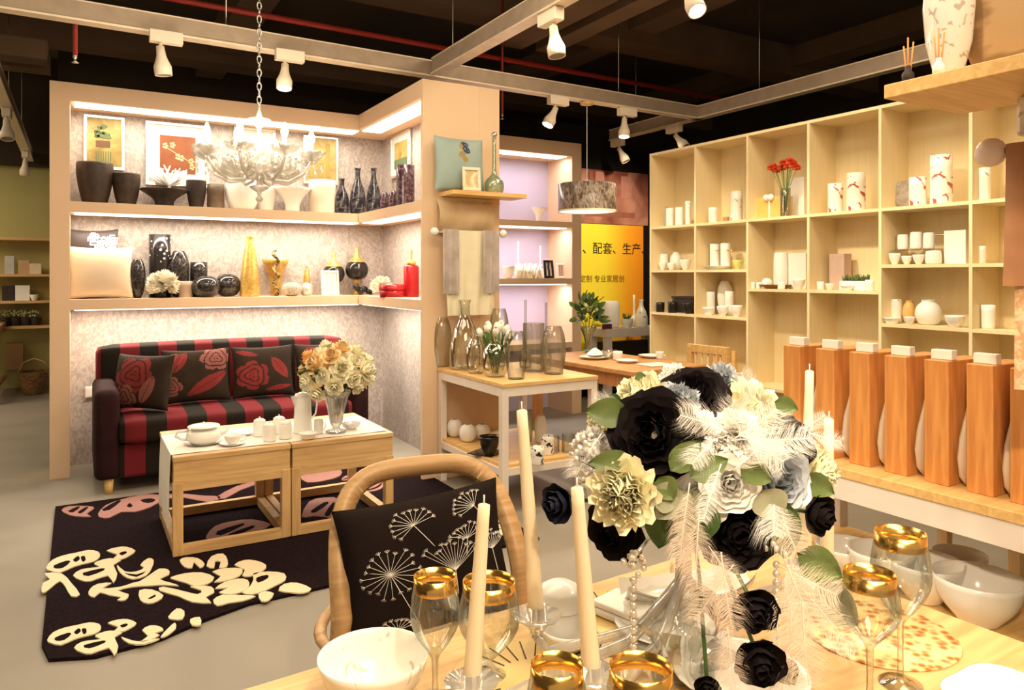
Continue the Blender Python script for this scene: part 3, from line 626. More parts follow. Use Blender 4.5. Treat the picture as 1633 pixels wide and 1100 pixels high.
frame('framed_picture', 'large silver framed brown blossom print with wide pale mount on the top shelf', w_, h_, a_, 6.066, PZ, 0, .0, SILVER, mat('pale_mount', (.72, .66, .62), .7), [BRP, PETP], matw=.075, extra=blossoms)
w_, h_, a_ = pic_at(373, 440, 202, 290, BKZ); PZ = EYE+(HZ-290)*on_b(405, BKZ)[1]
frame('framed_picture', 'silver framed picture of an orange leaf behind the chandelier', w_, h_, a_, 6.066, PZ, 0, .0, SILVER, mat('pale_mount', (.72, .66, .62)), [mat('cream_print', (.75, .66, .52), .6), mat('orange_leaf_print', (.50, .17, .03), .6)], matw=.04, extra=lambda pm, x, z0, z1: (setattr(pm, 'mi', 1), pm.prism([(-.3*x, 0), (0, -.5*x), (.3*x, 0), (0, .9*x)], 0, .003, M.Translation((0, -.008, (z0+z1)/2)) @ M.Rotation(pi/2, 4, 'X'))))
w_, h_, a_ = pic_at(484, 540, 216, 294, BKZ); PZ = EYE+(HZ-294)*on_b(512, BKZ)[1]
frame('framed_picture', 'gold framed gold toned painting on the top shelf near the inner corner', w_, h_, a_, 6.066, PZ, 0, .0, SILVER, GOLDP, [GOLDP, mat('painted_ochre', (.30, .20, .05), .6)], border=.018, extra=lambda pm, x, z0, z1: (setattr(pm, 'mi', 1), pm.box(-x*.6, x*.2, -.0095, -.0075, z0+.1*(z1-z0), z0+.5*(z1-z0)), pm.box(x*.3, x*.6, -.0095, -.0075, z0+.1*(z1-z0), z0+.9*(z1-z0))))
bb, m_ = on_a(636, 2.25)
frame('framed_picture', 'silver framed landscape hanging on the side wall above the top shelf', .42, .36, 2.266, bb-.02, EYE+(HZ-282)*m_, -pi/2, 0, SILVER, mat('pale_mount', (.72, .66, .62)), [GOLDP, DKG], matw=.05, extra=lambda pm, x, z0, z1: (setattr(pm, 'mi', 1), pm.box(-x, x, -.0095, -.0075, z0, z0+.35*(z1-z0))))
# ------------------------------------------------------------------ alcove, top shelf (px column, px width, px top)
DARKV = mat('dark_brown_clay', (.045, .028, .02), .45, var=.25, scale=30)
def on_shelf(name, kind, x0, x1, ytop, z, m, label, b=5.88, cat='vase', seg=24, ripple=0, rn=8, hmin=0, group=None, th=.005, hk=1.0):
    a_, k = on_b((x0+x1)/2, b); h = EYE+(HZ-ytop)*k-z; return vase(name, kind, (x1-x0)*k, h*hk, m, (a_, b), z, label, cat, group, seg, ripple, rn, 0, th)
on_shelf('vase', 'pot', 125, 178, 260, S1, DARKV, 'largest dark brown tapering pot at the left end of the top shelf')
on_shelf('vase', 'pot', 181, 222, 277, S1, DARKV, 'smaller dark brown tapering pot second from left on the top shelf')
on_shelf('flared_bowl', 'flare', 225, 298, 303, S1, BLACKM, 'wide wavy rimmed black bowl on the top shelf', cat='bowl', ripple=.07, rn=5)
a_, k = on_b(270, 5.98)
q = MB()
for i in range(40):
    p = V((0, 0, .17)); d = V((random.gauss(0, 1), random.gauss(0, .5), random.uniform(.3, 1.4))).normalized(); q.tube([p+V((0, 0, -.17)), p, p+d*.08, p+d*.13+V((random.uniform(-.04, .04), 0, .02))], [.012, .012, .008, .004], 6)
solo('coral', q, PORC, a_, 5.98, S1, 'white branching coral ornament behind the wavy black bowl', 'ornament')
on_shelf('vase', 'pot', 298, 328, 288, S1, BLACKM, 'black tumbler shaped vase right of the coral')
on_shelf('vase', 'cyl', 331, 357, 294, S1, mat('grey_brown_clay', (.16, .11, .07), .5, var=.3), 'grey brown cylinder vase on the top shelf')
on_shelf('vase', 'round', 360, 412, 268, S1, PORC, 'round white vase behind the chandelier, leftmost of the white ones')
on_shelf('vase', 'flare', 436, 496, 300, S1, PORC, 'low flared white vase below the chandelier arms', ripple=.05, rn=5)
on_shelf('vase', 'pot', 408, 440, 297, S1, PORC, 'small white pot between the two bigger white vases behind the chandelier', b=5.95)
on_shelf('vase', 'cyl', 493, 535, 288, S1, mat('cream_ceramic', (.80, .70, .56), .4), 'straight cream ceramic vase right of the chandelier')
MOT = pattern('mottled_grey_glaze', (.015, .013, .018), (.12, .11, .13), 30, .55, .1, rough=.15, dist=1)
MOTP = pattern('mottled_plum_glaze', (.03, .012, .02), (.17, .10, .13), 45, .55, .1, rough=.2, dist=1)
on_shelf('bottle_vase', 'bottle', 533, 557, 285, S1, MOT, 'short mottled black bottle vase in the inner corner of the top shelf', b=5.82)
on_shelf('bottle_vase', 'bottle', 558, 583, 268, S1, MOT, 'tall mottled black bottle vase, left one of the tall pair', b=5.80)
def side_shelf(name, kind, x0, x1, ytop, z, m, label, a=2.1, **kw):
    b_, k = on_a((x0+x1)/2, a); h = EYE+(HZ-ytop)*k-z; cat = kw.pop('cat', 'vase'); return vase(name, kind, (x1-x0)*k, h, m, (a, b_), z, label, cat, **kw)
side_shelf('bottle_vase', 'bottle', 584, 608, 268, S1, MOT, 'tall mottled black bottle vase, right one of the tall pair')
side_shelf('vase', 'ball', 606, 621, 306, S1, MOTP, 'small round plum black vase, left of the two below the side picture')
side_shelf('vase', 'ball', 619, 636, 304, S1, MOTP, 'small round plum black vase, right of the two below the side picture')
side_shelf('vase', 'cyl', 632, 661, 264, S1, MOTP, 'tall plum coloured cylinder vase at the front end of the side shelf', a=2.08)
# ------------------------------------------------------------------ alcove, middle shelf
SAT = mat('beige_satin', (.62, .50, .36), .45, var=.12, scale=4, sheen=.4)
DKS = mat('black_satin', (.03, .018, .018), .5, sheen=.3)
fm = flower_motif([(.70, .72, .18, 5, 0, 1), (.88, .80, .14, 5, 1, 1), (.55, .85, .12, 5, 2, 1), (.80, .55, .12, 5, 2, 1)])
a_, k = on_b(145, 5.98); put(cushion('cushion', 78*k, 112*k, .10, 0, fm, 48), 'cushion', [DKS, mat('silver_embroidery', (.75, .70, .68), .4)], a_, 5.97, S2+.0, 'black satin cushion with white blossom embroidery standing on the middle shelf', lean=.06)
a_, k = on_b(160, 5.85); put(cushion('cushion', 94*k, 84*k, .11, 0, None, 30), 'cushion', [SAT], a_, 5.84, S2+.0, 'plain beige satin cushion leaning in front of the black embroidered one', lean=.12)
CRACK = pattern('crackled_black_glaze', (.085, .075, .07), (.018, .014, .014), 34, .03, .03, kind='edge', rough=.12)
FLK = pattern('silver_flecked_black', (.75, .72, .70), (.018, .014, .014), 26, .22, .04, kind='voro', rough=.12)
def ms(*a, **k): return on_shelf(*a, **k)
on_shelf('vase', 'egg', 208, 231, 413, S2, CRACK, 'slim black egg vase right beside the beige cushion')
on_shelf('vase', 'cyl', 239, 271, 374, S2, FLK, 'tall black cylinder vase with a silver fleck band', b=5.96)
o_ = on_shelf('vase', 'egg', 270, 301, 400, S2, CRACK, 'black ovoid vase with fine crackle, raised right of the tall flecked cylinder', b=5.93)
def floral_ball(name, label, a, b, z, r, m, seed=0, cat='ornament'):
    return solo(name, pompom(r*.78, 130, seed, .38), m, a, b, z+r*.62, label, cat)
IV = mat('ivory_petal', (.90, .84, .70), .5, var=.05, sub=.1)
a_, k = on_b(261, 5.82); floral_ball('flower_ball', 'ivory flower ball in front of the tall flecked black vase', a_, 5.83, S2, 30*k, IV)
on_shelf('vase', 'cyl', 286, 306, 448, S2, mat('ribbed_taupe', (.42, .30, .22), .5), 'short taupe cylinder candle holder by the flower ball', b=5.86, ripple=.03, rn=20)
on_shelf('vase', 'cyl', 304, 330, 418, S2, CRACK, 'short black cylinder vase behind the two black globes', b=5.95)
on_shelf('globe_vase', 'ball', 307, 350, 440, S2, CRACK, 'left one of two round black globe vases', b=5.84)
on_shelf('globe_vase', 'ball', 344, 383, 437, S2, CRACK, 'right one of two round black globe vases', b=5.93)
on_shelf('vase', 'cone', 383, 414, 376, S2, GOLDL, 'tall gold leaf cone vase on the middle shelf', b=5.88)
a_, k = on_b(440, 5.88); q = MB()
q.tube([(.02*sin(i*.9), .02*cos(i*.9), i*.017) for i in range(22)], [.012+.004*sin(i*2.1) for i in range(22)], 8)
solo('twisted_sculpture', q, pattern('black_gold_glaze', (.015, .012, .01), (.45, .28, .08), 30, .5, .1, rough=.15), a_, 5.88, S2, 'slender twisted black and gold sculpture', 'sculpture')
on_shelf('vase', 'flare', 420, 459, 414, S2, GOLDL, 'gold leaf shaped flared vase behind the twisted sculpture', b=5.99, ripple=.12, rn=4)
on_shelf('globe_vase', 'ball', 449, 481, 450, S2, pattern('silver_mosaic', (.12, .10, .08), (.50, .43, .34), 60, .05, .03, kind='edge', rough=.2), 'small silver mosaic globe with open top', b=5.83)
t = thing('perfume_bottle', 'clear glass bottle with gold stopper beside the silver mosaic globe', 'bottle', *(lambda r: (r[0], 5.86))(on_b(489, 5.86)), S2)
MB().lathe(vprof('round', .10, .11, .004), 20).build('body', CRY, t); o = MB().lathe(vprof('cone', .055, .12, .002, False), 16).build('stopper', GOLDL, t); o.location.z = .108
a_, k = on_b(527, 5.80)
frame('framed_photo', 'silver photo frame with rounded pattern standing on the middle shelf', .145, .20, a_, 5.81, S2, 0, .12, mat('bright_silver', (.88, .86, .84), .15, .6), PORC, [pattern('frame_swirl', (.55, .50, .44), (.85, .80, .74), 14, .5, .1, kind='wave', dist=4)], border=.018, matw=.012, cat='photo frame')
def necked(label, x, b, r, ytop, m1, m2, z, a=None):
    a_, k = on_b(x, b); t = thing('necked_vase', label, 'vase', a_, b, z); H = EYE+(HZ-ytop)*k-z
    MB().lathe([(1e-4, 0), (r*.6, 0), (r*.25, .02), (r*.25, H-r*3.0), (r*.3, H-r*2.95)], 16).build('stand', GOLDL, t)
    o = MB().lathe(vprof('ball', r*2, r*1.7, .004, False), 24).build('body', m1, t); o.location.z = H-r*2.95
    o = MB().lathe([(r*.75, 0), (r*.55, r*.2), (r*.25, r*.5), (r*.18, r*1.0), (r*.12, r*1.3), (1e-4, r*1.3)], 20).build('neck', m2, t); o.location.z = H-r*1.42
necked('black and gold necked vase behind the silver photo frame', 532, 5.94, .09, 400, BLACKG, GOLDL, S2)
necked('big black globe vase with gold neck in the inner corner', 569, 5.92, .095, 392, BLACKG, GOLDL, S2)
b_, k = on_a(585, 2.05); q = MB()
for i in range(7): q.ball((-.06+.02*i, .01*sin(i*2), .03+.012*cos(i*1.7)+.004*(6-i)), .028-.001*i, 10)
solo('figurine', q, BLACKG, 2.02, b_, S2, 'lumpy black glazed figurine lying on the side shelf', 'ornament')
b_, k = on_a(608, 2.12); floral_ball('flower_ball', 'ivory flower ball on the side shelf left of the red boxes', 2.12, b_, S2, 21*k, IV, 4)
b_, k = on_a(622, 2.02); t = thing('lacquer_box', 'low round red lacquer box in front of the tall red one', 'box', 2.02, b_-.06, S2)
MB().lathe([(1e-4, 0), (.10, 0), (.10, .055), (1e-4, .055)], 32).build('body', RED, t); MB().lathe([(.104, .055), (.104, .085), (.09, .095), (1e-4, .1)], 32).build('lid', RED, t)
b_, k = on_a(652, 2.12); t = thing('gourd_vase', 'tall red cylinder vase with gold stopper at the end of the side shelf', 'vase', 2.14, b_, S2)
MB().lathe([(1e-4, 0), (.055, 0), (.058, .02), (.058, .22), (.05, .235), (1e-4, .24)], 28).build('body', RED, t)
o = MB().lathe(vprof('decant', .07, .12, .002, False), 16).build('stopper', GOLDL, t); o.location.z = .236
# ------------------------------------------------------------------ lavender alcove contents
on_shelf('bowl_vase', 'flare', 846, 873, 331, Z3[0], PORC, 'flared white vase on the upper lavender shelf', b=6.08)
on_shelf('figure', 'decant', 820, 833, 385, Z3[1], PORC, 'slim white bottle figure on the middle lavender shelf', b=6.08, cat='ornament')
on_shelf('bottle_vase', 'decant', 855, 868, 392, Z3[1], PORC, 'slim pale bottle vase behind the cream coral on the lavender shelf', b=6.14)
a_, k = on_b(846, 6.0); q = MB()
for i in range(46):
    x = random.uniform(-.13, .13); p = V((x, random.uniform(-.03, .03), 0)); q.tube([p, p+V((random.uniform(-.03, .03), 0, .06)), p+V((random.uniform(-.05, .05), random.uniform(-.02, .02), random.uniform(.09, .15)))], [.012, .01, .005], 6)
solo('coral', q, IV, a_, 6.0, Z3[1], 'cream coral ornament on the middle lavender shelf', 'ornament')
on_shelf('bowl', 'bowl', 800, 822, 424, Z3[1], PORC, 'small white bowl left of the cream coral', b=6.0, cat='bowl')
a_, k = on_b(875, 5.97); frame('framed_photo', 'black photo frame with a pale swirl on the lavender shelf', .13, .175, a_, 5.97, Z3[1], .25, .1, BLACKG, PORC, [pattern('swirl_print', (.03, .03, .03), (.8, .78, .8), 5, .5, .1, kind='wave', dist=5)], cat='photo frame')
a_, k = on_b(896, 6.02); frame('framed_photo', 'pale photo frame with a striped grey picture next to the black one', .13, .15, a_, 6.02, Z3[1], .0, .1, PORC, PORC, [pattern('grey_pink_print', (.40, .26, .24), (.62, .48, .44), 12, .5, .2, kind='wave', dist=1)], cat='photo frame')
# ------------------------------------------------------------------ pier: shelf, cushion, textiles
px_a = lambda x, b=4.44: on_b(x, b)
ws = thing('wall_shelf', 'pale wooden shelf mounted high on the beige pier', 'shelf', px_a(700)[0], 4.44, 1.865)
wl = px_a(832, 4.3)[0]-px_a(700)[0]
MB().box(0, wl, -.21, 0, 0, .028, bev=.002).build('board', PINE, ws)
MB().box(-.0, wl-.1, -.012, 0, -.03, 0).build('bracket', PINE, ws)
TEAL = mat('pale_teal_satin', (.30, .40, .38), .45, var=.12, scale=4, sheen=.3)
tm = leaf_motif(lambda u, v: 0, [(.50, .95, .55, .5, .03, 1), (.55, .85, .45, .78, .05, 1), (.55, .7, .42, .62, .05, 1), (.5, .9, .65, .82, .05, 2), (.52, .8, .66, .70, .06, 2), (.5, .6, .62, .55, .05, 1)])
a_, k = on_b(733, 4.36); put(cushion('cushion', 88*k, 88*k, .10, 0, tm, 60), 'cushion', [TEAL, mat('olive_leaf_print', (.35, .25, .08), .6), mat('navy_print', (.03, .04, .10), .6)], a_, 4.35, 1.895, 'pale teal satin cushion with a leaf sprig leaning on the pier', lean=.08)
a_, k = on_b(753, 4.26); frame('framed_photo', 'small cream photo frame in front of the teal cushion', .125, .155, a_, 4.27, 1.895, -.1, .12, mat('cream_frame', (.80, .72, .55), .4), PORC, [pattern('ochre_print', (.6, .45, .2), (.85, .78, .6), 12, .5, .1)], border=.02, cat='photo frame')
a_, k = on_b(788, 4.30); t = thing('glass_decanter', 'pale green glass bottle with long neck and dark stopper on the pier shelf', 'bottle', a_, 4.30, 1.893)
MB().lathe(vprof('decant', .13, .38, .003), 24).build('body', glass('pale_green_glass', (.86, .92, .80), (.45, .55, .42), .12, body=.15, bodycol=(.8, .85, .7)), t)
q = MB().ball((0, 0, .39), .02, 12); q.build('stopper', STEEL, t)
LIN = mat('beige_linen', (.62, .46, .28), .9, var=.06, bump=.3, bscale=150)
a_, k = on_b(742, 4.40); q = MB()
wr = 100*k
def fold(u, v):
    x = (u-.5)*wr; return V((x, -.03-.045*sin(pi*v)-.012*sin(pi*v)*cos(u*9), -.02-v*.21-.015*sin(pi*u)*(v)+.004*sin(u*30)))
q.grid(fold, 30, 12); q.box(-wr/2, wr/2, -.03, -.0, -.22, 0)
solo('folded_blanket', q, LIN, a_, 4.435, 1.862, 'beige linen blanket folded and fixed below the pier shelf', 'blanket')
a_, k = on_b(748, 4.38); t = thing('towel_rod', 'steel rod with white end knobs on the pier', 'rod', a_, 4.37, EYE+(HZ-371)*k)
q = MB().tube([(-.24, 0, 0), (.24, 0, 0)], .007, 8); q.build('rod', STEEL, t)
for s in (-1, 1): MB().ball((s*.255, 0, 0), .028, 12).build('knob', PORC, t); MB().tube([(s*.2, 0, 0), (s*.2, .068, 0)], .006, 8).build('bracket', STEEL, t)
zr = EYE+(HZ-371)*k
def hang(x0, x1, drop, y0, wob, amp=.008, taper=0):
    m = MB()
    def f(u, v):
        x = x0+(x1-x0)*u; c = (x0+x1)/2; x = c+(x-c)*(1-taper*v); return V((x, y0-amp*sin(u*wob+1.5*v)*(.3+v)-.004, .012-drop*v))
    m.grid(f, 40, 16); return m
q = hang(-.20, .20, .56, -.016, 22, taper=.12)
q.build('hanging_cloth', mat('cream_voile', (.82, .76, .58), .8, var=.05, bump=.2, bscale=200)); o_ = bpy.data.objects['hanging_cloth']; o_.location = W(a_, 4.37, zr); o_.rotation_euler = (0, 0, TH); tag(o_, 'cream cloth hanging from the rod on the pier', 'cloth')
for x0, x1, lb in ((-.215, -.10, 'grey scarf hanging left of the cream cloth'), (.08, .20, 'grey scarf hanging right of the cream cloth')):
    solo('scarf', hang(x0, x1, .42, -.034, 14, .008), mat('grey_lilac_scarf', (.46, .40, .38), .85, var=.2, scale=14), a_, 4.37, zr+.004, lb, 'scarf', 'grey scarves on the pier rod')
# ------------------------------------------------------------------ cubby contents
PRINTV = pattern('red_blossom_porcelain', (.88, .84, .76), (.45, .10, .06), 12, .58, .02, rough=.25, dist=1.5)
PRINTG = pattern('grey_blossom_porcelain', (.88, .84, .76), (.30, .24, .20), 12, .62, .02, rough=.25, dist=1.5)
def on_c(name, kind, x0, x1, ytop, z, m, label, a=CA+.09, cat='vase', group=None, ripple=0, rn=8, th=.004):
    b_, k = on_a((x0+x1)/2, a); h = EYE+(HZ-ytop)*k-z; return vase(name, kind, (x1-x0)*k, h, m, (a, b_), z, label, cat, group, 20, ripple, rn, 0, th)
def box_c(name, x0, x1, ytop, z, m, label, a=CA+.09, d=.08, cat='box', group=None):
    b0, k = on_a(x0, a); b1, _ = on_a(x1, a); h = EYE+(HZ-ytop)*k-z; return solo(name, MB().box(0, d, 0, b0-b1, 0, h, bev=.003), m, a, b1, z, label, cat, group)
r1 = 1.755
box_c('gift_card', 1049, 1062, 331, r1, mat('grey_blue_card', (.50, .52, .54), .6), 'grey blue card box in the far top cubby', d=.03, a=CA+.15)
on_c('mug', 'mug', 1062, 1075, 332, r1, PORC, 'white mug with a dark mark, left in the far top cubby', cat='mug')
on_c('mug', 'cyl', 1077, 1090, 331, r1, PORC, 'white tumbler in the middle of the far top cubby', cat='mug')
on_c('vase', 'cyl', 1093, 1102, 321, r1, PRINTG, 'narrow white vase at the right of the far top cubby')
on_c('mug', 'cyl', 1130, 1145, 331, r1, PRINTG, 'white printed mug in the second top cubby', cat='mug')
on_c('tealight_holder', 'cyl', 1153, 1163, 346, r1, mat('terracotta', (.5, .25, .12), .6), 'tiny terracotta tealight holder in the second top cubby', cat='candle holder')
on_c('vase', 'cyl', 1165, 1184, 305, r1, PRINTG, 'tall white cylinder vase in the second top cubby')
gb = thing('gift_box', 'gold gift box with cream bow in the third top cubby', 'box', CA+.09, on_a(1250, CA+.09)[0], r1)
b0, k = on_a(1203, CA+.09); wb = b0-on_a(1250, CA+.09)[0]
MB().box(0, .10, 0, wb, 0, .155, bev=.003).build('box', mat('gold_card', (.80, .52, .16), .4, .1), gb); MB().box(0, .102, wb, wb+.018, 0, .16).build('lid', mat('dark_brown_card', (.05, .03, .02), .5), gb)
q = MB().ball((-.01, wb*.55, .15), .025, 10).ball((-.01, wb*.4, .15), .025, 10); q.box(-.004, -.001, wb*.45, wb*.5, 0, .15); q.build('bow', PORC, gb)
a_ = CA+.10; b_, k = on_a(1268, a_)
box_c('white_box', 1256, 1282, 285, r1, PORC, 'tall white box behind the red flowers in the third top cubby', a=CA+.18)
t = thing('glass_vase', 'clear vase holding the red flowers in the third top cubby', 'vase', a_-.03, on_a(1257, a_)[0], r1); MB().lathe(vprof('cyl', .07, .20, .003), 16).build('body', GL, t)
t = thing('red_flowers', 'bunch of red globe flowers in the third top cubby', 'flowers', a_-.03, on_a(1257, a_)[0], r1+.02)
q = MB(); rm = mat('red_bloom', (.80, .10, .03), .6, var=.3, scale=60); r0_ = None
for i in range(13):
    dx, dy, hz = random.uniform(-.06, .06), -.12+.24*i/12, .36-.035*abs(i-6)/6+random.uniform(-.02, .02); q.tube([(0, 0, 0), (dx*.3, dy*.3, .17), (dx, dy, hz)], .0022, 5)
    o = pompom(.024, 30, i, .5).build('bloom', rm, t) if r0_ is None else r0_.copy()
    if r0_ is not None: C.objects.link(o); o.parent = t
    else: r0_ = o
    o.location = (dx, dy, hz)
q.build('stems', LEAF, t)
on_c('vase', 'cyl', 1321, 1344, 293, r1, PRINTV, 'shorter white blossom cylinder vase in the fourth top cubby')
on_c('vase', 'cyl', 1351, 1379, 276, r1, PRINTV, 'taller white blossom cylinder vase in the fourth top cubby')
b_, k = on_a(1432, CA+.14); put(cushion('cushion', .20, 46*k, .05, 0, None, 16), 'cushion', [pattern('grey_knit', (.22, .18, .15), (.42, .36, .31), 30, .5, .2)], CA+.16, b_, r1, 'small grey patterned cushion in the fifth top cubby', rz=-pi/2, lean=.08)
on_c('vase', 'cyl', 1451, 1476, 283, r1, PRINTV, 'short cylinder vase with a red flower in front of the grey cushion', a=CA+.06)
on_c('vase', 'cyl', 1485, 1517, 248, r1, PRINTV, 'tallest cylinder vase with a red flower in the fifth top cubby')
on_c('vase', 'cyl', 1560, 1579, 268, r1, PRINTG, 'white vase beside the brown robe in the sixth top cubby')
# second row
def cluster(items, z, a=CA+.09):
    for it in items: on_c(it[0], it[1], it[2], it[3], it[4], z, it[5], it[6], a=a+(it[8] if len(it) > 8 else 0), cat=it[7])
cluster([('teapot', 'round', 1068, 1088, 402, PORC, 'white teapot in the far second row cubby', 'teapot', .08), ('cup', 'bowl', 1050, 1063, 418, PORC, 'white cup left of the far white teapot', 'cup'), ('cup', 'bowl', 1064, 1077, 419, PORC, 'white cup under the far white teapot', 'cup'),
    ('jug', 'jar', 1052, 1066, 405, PORC, 'white jug behind the cups in the far second row cubby', 'jug', .05), ('bowl', 'bowl', 1084, 1102, 414, PORC, 'white bowl right of the far teapot', 'bowl')], 1.39)
o = solo('cup_rack', MB().tube([(0, -.11, 0), (0, -.11, .15), (0, .11, .15), (0, .11, 0)], .004, 6), GOLD, CA+.12, on_a(1150, CA+.12)[0], 1.39, 'thin brass cup rack in the second cubby', 'rack')
cluster([('mug', 'mug', 1132, 1148, 389, PORC, 'white mug on the left of the brass rack', 'mug', .05), ('mug', 'mug', 1149, 1165, 388, PORC, 'white mug on the right of the brass rack', 'mug', .05), ('dish', 'plate', 1120, 1166, 424, PORC, 'long white dish under the brass rack', 'dish'), ('bowl', 'bowl', 1168, 1185, 415, mat('lime_glaze', (.55, .60, .20), .3), 'small lime green bowl in the second cubby', 'bowl')], 1.39)
t = thing('wooden_tray', 'oval brown wooden tray with pots in the third cubby', 'tray', CA+.10, on_a(1236, CA+.1)[0], 1.25); MB().lathe(vprof('plate', .21, .03, .006), 28, ry=1.1).build('tray', mat('brown_wood', (.25, .12, .04), .5), t)
b_, _ = on_a(1226, CA+.1); vase('teapot', 'round', .075, .07, PORC, (CA+.08, b_), 1.257, 'little white pot on the brown wooden tray', 'teapot')
cluster([('jar', 'jar', 1234, 1256, 403, PORC, 'big white jar left of the open white box', 'jar', .1), ('cup', 'mug', 1196, 1204, 450, PORC, 'small white cup at the far left of the third cubby row', 'cup'), ('cup', 'mug', 1206, 1214, 450, PORC, 'small white cup second from left in the third cubby row', 'cup'),
    ('cup', 'mug', 1217, 1225, 450, PORC, 'small white cup third from left in the third cubby row', 'cup'), ('cup', 'mug', 1240, 1252, 449, PORC, 'white cup right of the row of small cups', 'cup'), ('bowl', 'bowl', 1264, 1284, 445, PORC, 'white bowl at the right end of the third cubby', 'bowl')], 1.25, a=CA+.05)
box_c('white_box', 1257, 1285, 404, 1.25, PORC, 'open white gift box in the third cubby', a=CA+.17)
box_c('pink_box', 1322, 1346, 405, 1.25, mat('pink_grey_card', (.50, .36, .30), .6), 'dull pink box in the fourth cubby', a=CA+.15)
t = thing('planter_box', 'white planter with little green plants in the fourth cubby', 'planter', CA+.06, on_a(1381, CA+.06)[0], 1.25)
MB().box(0, .08, 0, .19, 0, .06, bev=.004).build('pot', PORC, t)
q = MB()
for i in range(60): x, y = random.uniform(.01, .07), random.uniform(.01, .18); q.tube([(x, y, .05), (x+random.uniform(-.02, .02), y+random.uniform(-.02, .02), random.uniform(.08, .105))], [.006, .002], 5)
q.build('foliage', LEAFD, t)
cluster([('cup', 'mug', 1303, 1314, 449, PORC, 'small white cup at the left of the fourth cubby', 'cup'), ('bowl', 'bowl', 1316, 1330, 452, PORC, 'small white bowl under the dull pink box', 'bowl'), ('dish', 'plate', 1340, 1362, 455, PORC, 'white dish under the planter', 'dish'), ('cup', 'mug', 1380, 1394, 446, PORC, 'white cup right of the planter', 'cup')], 1.25, a=CA+.04)
t = thing('cup_rack', 'thin steel rack in the fifth cubby', 'rack', CA+.14, on_a(1468, CA+.14)[0], 1.412); MB().tube([(0, -.16, 0), (0, -.16, .17), (0, .16, .17), (0, .16, 0)], .004, 6).build('rack', STEEL, t); MB().box(-.05, .05, -.16, .16, .085, .09).build('rack_shelf', GL, t)
for x0, x1, y, lb in ((1432, 1448, 374, 'leftmost white mug on the rack shelf of the fifth cubby'), (1452, 1470, 370, 'middle white jar on the rack shelf of the fifth cubby'), (1473, 1490, 371, 'rightmost white jar on the rack shelf of the fifth cubby')):
    on_c('mug', 'jar', x0, x1, y, 1.5025, PORC, lb, a=CA+.12, cat='mug')
cluster([('bowl', 'bowl', 1418, 1436, 404, PORC, 'white bowl at the left front of the fifth cubby', 'bowl'), ('bowl', 'bowl', 1438, 1454, 408, PORC, 'white bowl second from left in the fifth cubby', 'bowl'), ('bowl', 'bowl', 1456, 1474, 406, PORC, 'white bowl third from left in the fifth cubby', 'bowl'), ('bowl', 'jar', 1477, 1500, 400, PORC, 'white pot left of the white carton in the fifth cubby', 'pot')], 1.412, a=CA+.05)
box_c('white_carton', 1505, 1540, 368, 1.412, PORC, 'big white carton at the right of the fifth cubby', a=CA+.1, d=.12)
on_c('mug', 'mug', 1556, 1572, 392, 1.412, PRINTG, 'white mug with black dots in the sixth cubby', cat='mug')
# third row
t = thing('lidded_chest', 'black lidded tea chest in the far third row cubby', 'chest', CA+.10, on_a(1106, CA+.1)[0]+.01, 1.035)
MB().box(0, .16, 0, .24, 0, .115, bev=.004).build('chest', BLACKM, t); MB().box(-.004, .164, -.004, .244, .117, .135, bev=.003).build('lid', BLACKM, t)
cluster([('mug', 'mug', 1046, 1060, 482, BLACKG, 'black mug at the far left of the third row', 'mug'), ('mug', 'mug', 1065, 1080, 481, BLACKG, 'black mug in the middle of the far third row cubby', 'mug'), ('mug', 'bowl', 1088, 1106, 483, BLACKG, 'black bowl right of the black mugs', 'bowl')], 1.035, a=CA+.04)
cluster([('mug', 'mug', 1127, 1140, 465, PORC, 'left white mug with black dot in the second cubby third row', 'mug', .1), ('mug', 'mug', 1156, 1170, 464, PORC, 'right white mug with black dot in the second cubby third row', 'mug', .1), ('teapot', 'egg', 1144, 1168, 448, PORC, 'tall white teapot behind the dotted mugs', 'teapot', .18), ('dish', 'plate', 1120, 1140, 490, PORC, 'small white dish front left in the second cubby third row', 'dish'),
    ('bowl', 'bowl', 1143, 1162, 488, PORC, 'white bowl front middle in the second cubby third row', 'bowl'), ('bowl', 'bowl', 1165, 1184, 487, PORC, 'white bowl front right in the second cubby third row', 'bowl')], 1.035, a=CA+.04)
cluster([('jar', 'jar', 1421, 1438, 477, PRINTG, 'slim printed jar at the left of the fifth cubby third row', 'jar', .08), ('teapot', 'round', 1440, 1460, 479, mat('honey_glaze', (.75, .45, .15), .3), 'honey coloured pot in the fifth cubby third row', 'teapot', .1), ('pot', 'round', 1461, 1500, 478, PORC, 'big round white pot in the fifth cubby third row', 'pot', .07), ('dish', 'plate', 1408, 1436, 506, PORC, 'stacked white dish at the left of the fifth cubby third row', 'dish'),
    ('bowl', 'bowl', 1442, 1458, 505, PORC, 'small white bowl before the honey pot', 'bowl', -.02), ('bowl', 'bowl', 1508, 1538, 503, PORC, 'wide white bowl at the right of the fifth cubby third row', 'bowl')], 1.055, a=CA+.05)
on_c('mug', 'mug', 1566, 1586, 486, 1.055, PORC, 'white mug with a big black dot in the sixth cubby third row', cat='mug')
q = MB()
for i in range(4): q.box(0, .03, i*.06, i*.06+.035, 0, .22)
solo('board_set', q.box(0, .03, 0, .22, 0, .02), PINE, CA+.1, on_a(1172, CA+.1)[0], .55, 'pale wooden rack standing low in the second cubby', 'rack')
